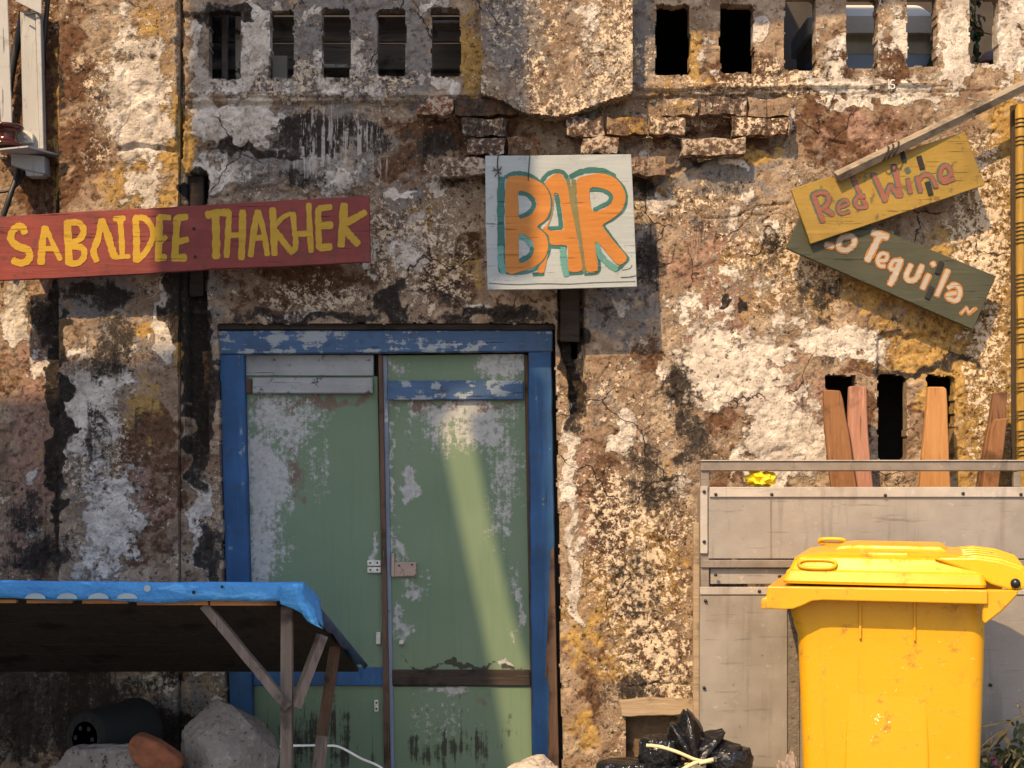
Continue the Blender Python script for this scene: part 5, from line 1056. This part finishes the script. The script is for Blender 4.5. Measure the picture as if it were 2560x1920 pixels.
# ------------------------------------------------------------------ black rubbish bag
def bag_mat():
    n = NT('glossy_black_film'); a = n.noise(14, 4, .55, dist=1.2); b = n.noise(38, 4, .6, dist=.8)
    n.bump(n.math('ADD', n.math('MULTIPLY', a, .8), n.math('MULTIPLY', b, .12)), .016, .8); return n.done((.009, .0095, .012), .13, spec=.6)
BAG = bag_mat(); YG = -.72
root = empty('rubbish_bag', (U(1480, 1659, YG).x, YG, 0), 'shiny black rubbish bag tied at the neck with a cream string', 'bag')
def bag_body(name, c, r, knot, seed, am=1.0):
    bm = bmesh.new(); bmesh.ops.create_icosphere(bm, subdivisions=5, radius=1)
    P3 = np.array([v.co[:] for v in bm.verts]); nn = fbm(P3[:, 0] * 2 + seed, P3[:, 2] * 2 + P3[:, 1], 1.6, 4, .55, seed); rid = np.abs(fbm(P3[:, 0] * 3 + P3[:, 1], P3[:, 2] * 3, 2.2, 3, .5, seed + 4) - .5)
    k = (knot - c)
    for i, v in enumerate(bm.verts):
        th = math.atan2(v.co.y, v.co.x); up = max(0, v.co.z); pl = .06 * up * math.sin(th * 17 + seed) + .04 * up * math.sin(th * 9)
        s = 1 + ((nn[i] - .5) * .35 - rid[i] * .35 + pl) * am
        q = Vector((v.co.x * r.x * s, v.co.y * r.y * s, v.co.z * r.z * s))
        t = max(0, (v.co.z - .55) / .45) ** 1.3; q = q * (1 - t) + k * t; q += c; q.z = max(q.z, .005); v.co = q
    return from_bm(name, bm, BAG, root, True)
kn = U(1500, 1650, YG - .06)
bag_body('bag_body', Vector((U(1462, 0, YG).x, YG, .19)), Vector((.29, .22, .27)), kn, 3)
bag_body('bag_bulge', U(1572, 1640, YG - .04), Vector((.088, .075, .068)), kn + Vector((.03, 0, 0)), 5, .45); bag_body('bag_bulge', U(1425, 1622, YG - .02), Vector((.075, .07, .085)), kn + Vector((-.02, 0, .01)), 8, .45); bag_body('bag_bulge', U(1365, 1668, YG - .03), Vector((.125, .09, .068)), kn + Vector((-.05, 0, -.02)), 12, .5)
def petal(base, tip, wd, fold, bulge, seed=0, blunt=.12):
    rnd = random.Random(seed); base = Vector(base); tip = Vector(tip); d = tip - base; side = Vector((d.z, 0, -d.x)).normalized(); nr_, nc_ = 9, 8; rows_ = []
    for i in range(nr_ + 1):
        t = i / nr_; wdt = wd * (math.sin(math.pi * min(t * .62 + .06, 1)) ** .8) * (1 - t ** 3 * (1 - blunt)); row = []
        for j in range(nc_ + 1):
            s = j / nc_ * 2 - 1
            row.append(base + d * t + side * (s * wdt) + Vector((0, -fold * (1 - abs(s)) * (1 if t > .05 else .2) + bulge * math.sin(math.pi * t) * (abs(s) - .5) + .006 * math.sin(s * 9 + t * 5 + seed), .012 * abs(s) * (1 - t) + rnd.uniform(-.003, .003))))
        rows_.append(row)
    return sheet('bag_flap', rows_, BAG, root)
for tip, wd, fo, bu, sd in (((1480, 1531), .058, .05, .04, 1), ((1448, 1560), .05, .04, .05, 2), ((1562, 1577), .05, .05, .03, 3), ((1600, 1612), .05, .04, .05, 4)):
    petal(kn, U(*tip, YG - .03 + random.uniform(-.03, .03)), wd, fo, bu, sd)
CRM = plain('cream_string', (.68, .58, .34), .6); yk = YG - .13
tube('tie_string', [U(1396, 1610, yk), U(1425, 1613, yk), U(1462, 1624, yk - .01), U(1500, 1640, yk - .01), U(1528, 1646, yk)], .0058, CRM, root)
tube('tie_string', [U(1510, 1648, yk - .012), U(1541, 1641, yk - .012)], .0075, CRM, root); tube('tie_string', [U(1508, 1645, yk - .008), U(1485, 1656, yk - .01), U(1462, 1672, yk)], .007, CRM, root)
tube('tie_string', [kn + Vector((.03 * math.cos(a), .03 * math.sin(a) - .02, .004 * math.sin(a * 2))) for a in [k * math.pi / 6 for k in range(12)]], .008, CRM, root, 8, 0, True)

# ------------------------------------------------------------------ weeds and a second bag in the lower right corner
LEAF = plain('dull_weed_leaf', (.065, .075, .025), .6, 0, .4, 12); STEM = plain('straw_stem', (.40, .29, .11), .7, 0, .3, 14); MAUVE = plain('mauve_petal', (.28, .10, .19), .7); PALE = plain('pale_pink_petal', (.72, .5, .42), .7)
YW = -.62; root = empty('cut_weeds', (S(2520, 1900, YW).x, YW, 0), 'heap of cut weeds with dry stems in front of the cart', 'weeds')
c6 = crop(2380, 1700, 180 / 1357)
for pts in ([(570, 880), (850, 825), (1120, 780), (1210, 710), (1340, 680)], [(545, 1260), (740, 1090), (960, 950)], [(650, 1375), (830, 1150), (1010, 950), (1100, 800)], [(460, 1440), (560, 1340), (700, 1280)], [(690, 1250), (740, 1120)], [(1280, 470), (1290, 560), (1340, 680)], [(1100, 1310), (1240, 1430), (1400, 1520)], [(930, 1480), (1090, 1390)], [(1000, 1560), (1100, 1400)]):
    tube('stem', [c6(x, y, YW - random.uniform(0, .05)) for x, y in pts], .0028, STEM, root, 6, 4)
def leafm(name, p, ang, L, wd, mat):
    d = Vector((math.cos(ang), random.uniform(-.5, .3), math.sin(ang))).normalized(); s = d.cross(Vector((random.uniform(-.3, .3), 1, random.uniform(-.3, .3)))).normalized(); V = []; n_ = 5
    for i in range(n_ + 1):
        t = i / n_; w_ = wd * math.sin(math.pi * (.08 + .92 * t)) ; q = p + d * L * t + Vector((0, -.01 * t, -.25 * L * t * t)); V += [q - s * w_, q + Vector((0, .006, -.004)), q + s * w_]
    Fq = []
    for i in range(n_):
        for j in range(2): Fq.append((3 * i + j, 3 * i + j + 1, 3 * i + 4 + j, 3 * i + 3 + j))
    return mesh(name, V, Fq, mat, root, True)
for k in range(150):
    x = random.uniform(560, 1500); lo = np.interp(x, [560, 900, 1100, 1500], [1500, 1150, 850, 760]); y = random.uniform(lo, 2100)
    leafm('leaf', c6(x, y, YW + random.uniform(-.04, .1)), random.uniform(1.2, 4.6), random.uniform(.025, .06), random.uniform(.004, .010), LEAF if random.random() < .75 else STEM)
for x, y in ((720, 1470), (800, 1500), (760, 1530), (840, 1540), (820, 1610), (770, 1450)):
    leafm('petal', c6(x, y, YW - .07), random.uniform(0, 6.2), .018, .008, MAUVE)
for x, y, a in ((1210, 430, .3), (1250, 440, 2.6), (1290, 410, 1.2), (1240, 460, 4.4)): leafm('petal', c6(x, y, YW - .03), a, .008, .004, PALE)
YG2 = -.45; root = empty('rubbish_bag', (S(2640, 2000, YG2).x, YG2, 0), 'shiny black rubbish bag behind the cut weeds', 'bag')
bag_body('bag_body', Vector((S(2640, 0, YG2).x, YG2, .18)), Vector((.22, .16, .28)), Vector((S(2640, 0, YG2).x, YG2, .42)), 9)

# ------------------------------------------------------------------ things seen through the upper grille
BLUET = plain('blue_tank_plastic', (.30, .40, .58), .5, 0, .12, 4); LIDG = plain('grey_tank_lid', (.70, .70, .67), .5, 0, .12, 6)
YK = .55
root = empty('storage_box', (U(1890, 300, YK).x, YK, U(0, 300, YK).z), 'blue plastic tub with a pale grey lid behind the upper grille', 'tub')
a = U(1760, 300, YK); b = U(2010, 118, YK)
loft('tub_body', [(a.z, a.x, b.x, YK, YK + .35), (b.z, a.x - .01, b.x + .01, YK - .01, YK + .36)], BLUET, root, .04, 5)
z1 = U(0, 76, YK).z; z2 = U(0, 40, YK).z; z3 = U(0, 8, YK).z
loft('tub_rim', [(b.z, a.x - .012, b.x + .012, YK - .012, YK + .362), (z1, a.x - .012, b.x + .012, YK - .012, YK + .362)], plain('olive_band', (.38, .38, .31), .6), root, .04, 5)
loft('tub_lid', [(z1, a.x - .035, b.x + .03, YK - .035, YK + .38), (z2, a.x - .035, b.x + .03, YK - .035, YK + .38), (z3, a.x + .02, b.x - .02, YK + .02, YK + .33)], LIDG, root, .05, 5)
box('tub_shelf', (a.x - .5, .2, a.z - .03), (b.x + .6, 1.5, a.z), GREYB, house, 0)
CRE = plain('creeper_leaf', (.05, .11, .04), .6, 0, .4, 15)
root = empty('creeper', (U(2110, 250, .5).x, .5, U(0, 250, .5).z), 'green creeper hanging behind the upper grille', 'creeper')
for k in range(140):
    x = random.gauss(2108, 9) if k % 3 else random.gauss(2022, 8); y = random.uniform(-60, 190)
    leafm('leaf', U(x, y, .42 + random.uniform(0, .1)), random.uniform(3.4, 6), random.uniform(.02, .04), random.uniform(.006, .012), CRE if random.random() < .9 else PALE)
tube('stem', [U(2112, -80, .46), U(2106, 40, .46), U(2114, 130, .46), U(2108, 240, .46)], .004, STEM, root); tube('stem', [U(2110, 66, .44), U(2140, 74, .43), U(2190, 84, .42)], .003, STEM, root)
MUSH = plain('dusty_pink_shade', (.34, .24, .25), .6)
root = empty('pink_dome', (U(2140, 140, .4).x, .4, U(0, 150, .4).z), 'small dusty pink dome behind the upper grille opening', 'ornament')
c = U(2140, 136, .4); V = []; Fc = []
for i in range(7):
    t = i / 6 * math.pi / 2
    for j in range(16): an = 2 * math.pi * j / 16; V.append((c.x + .048 * math.cos(t) * math.cos(an), .4 + .048 * math.cos(t) * math.sin(an), c.z + .05 * math.sin(t)))
for i in range(6):
    for j in range(16): Fc.append((i * 16 + j, i * 16 + (j + 1) % 16, (i + 1) * 16 + (j + 1) % 16, (i + 1) * 16 + j))
mesh('cap', V, Fc, MUSH, root, True); tube('foot', [c, c + Vector((0, 0, -.12))], .012, MUSH, root, 10, 0)

# ------------------------------------------------------------------ sheets added unseen to shade the wall (out of frame, above and behind the viewer)
BLOCKER = plain('shade_blocker_grey', (.18, .17, .15), .9)
root = empty('shade_blocker', (-2.5, -4, 4), 'grey sheets added out of view to shade the wall and door', 'shade blocker')
def shade(name, poly, dist):  # outline drawn as the wanted wall shade, then moved back along the sun
    tt = dist / (SUN.y); pts = []
    for x, y in poly: p = U(x, y, 0) - SUN * tt; pts.append((p.x, p.z))
    prism(name, pts, -dist, -dist + .01, BLOCKER, root, 0, 1, sub=.3, jit=.004)
shade('blocker_sheet', [(402, -420), (1140, -420), (1165, 100), (1170, 300), (1215, 440), (1215, 735), (1080, 765), (960, 800), (920, 870), (972, 1120), (1037, 1420), (1080, 1640), (1080, 3600), (-1500, 3600), (-1500, 800), (60, 790), (300, 800), (405, 760)], 4.0)
shade('blocker_sheet', [(985, 850), (1110, 750), (1168, 790), (1182, 1900), (1150, 1900), (1122, 1420), (1078, 1274), (1032, 1080)], 3.6)
shade('blocker_sheet', [(1365, -420), (2200, -420), (1980, -20), (1870, 16), (1700, 36), (1500, 60), (1365, 66)], 1.2)
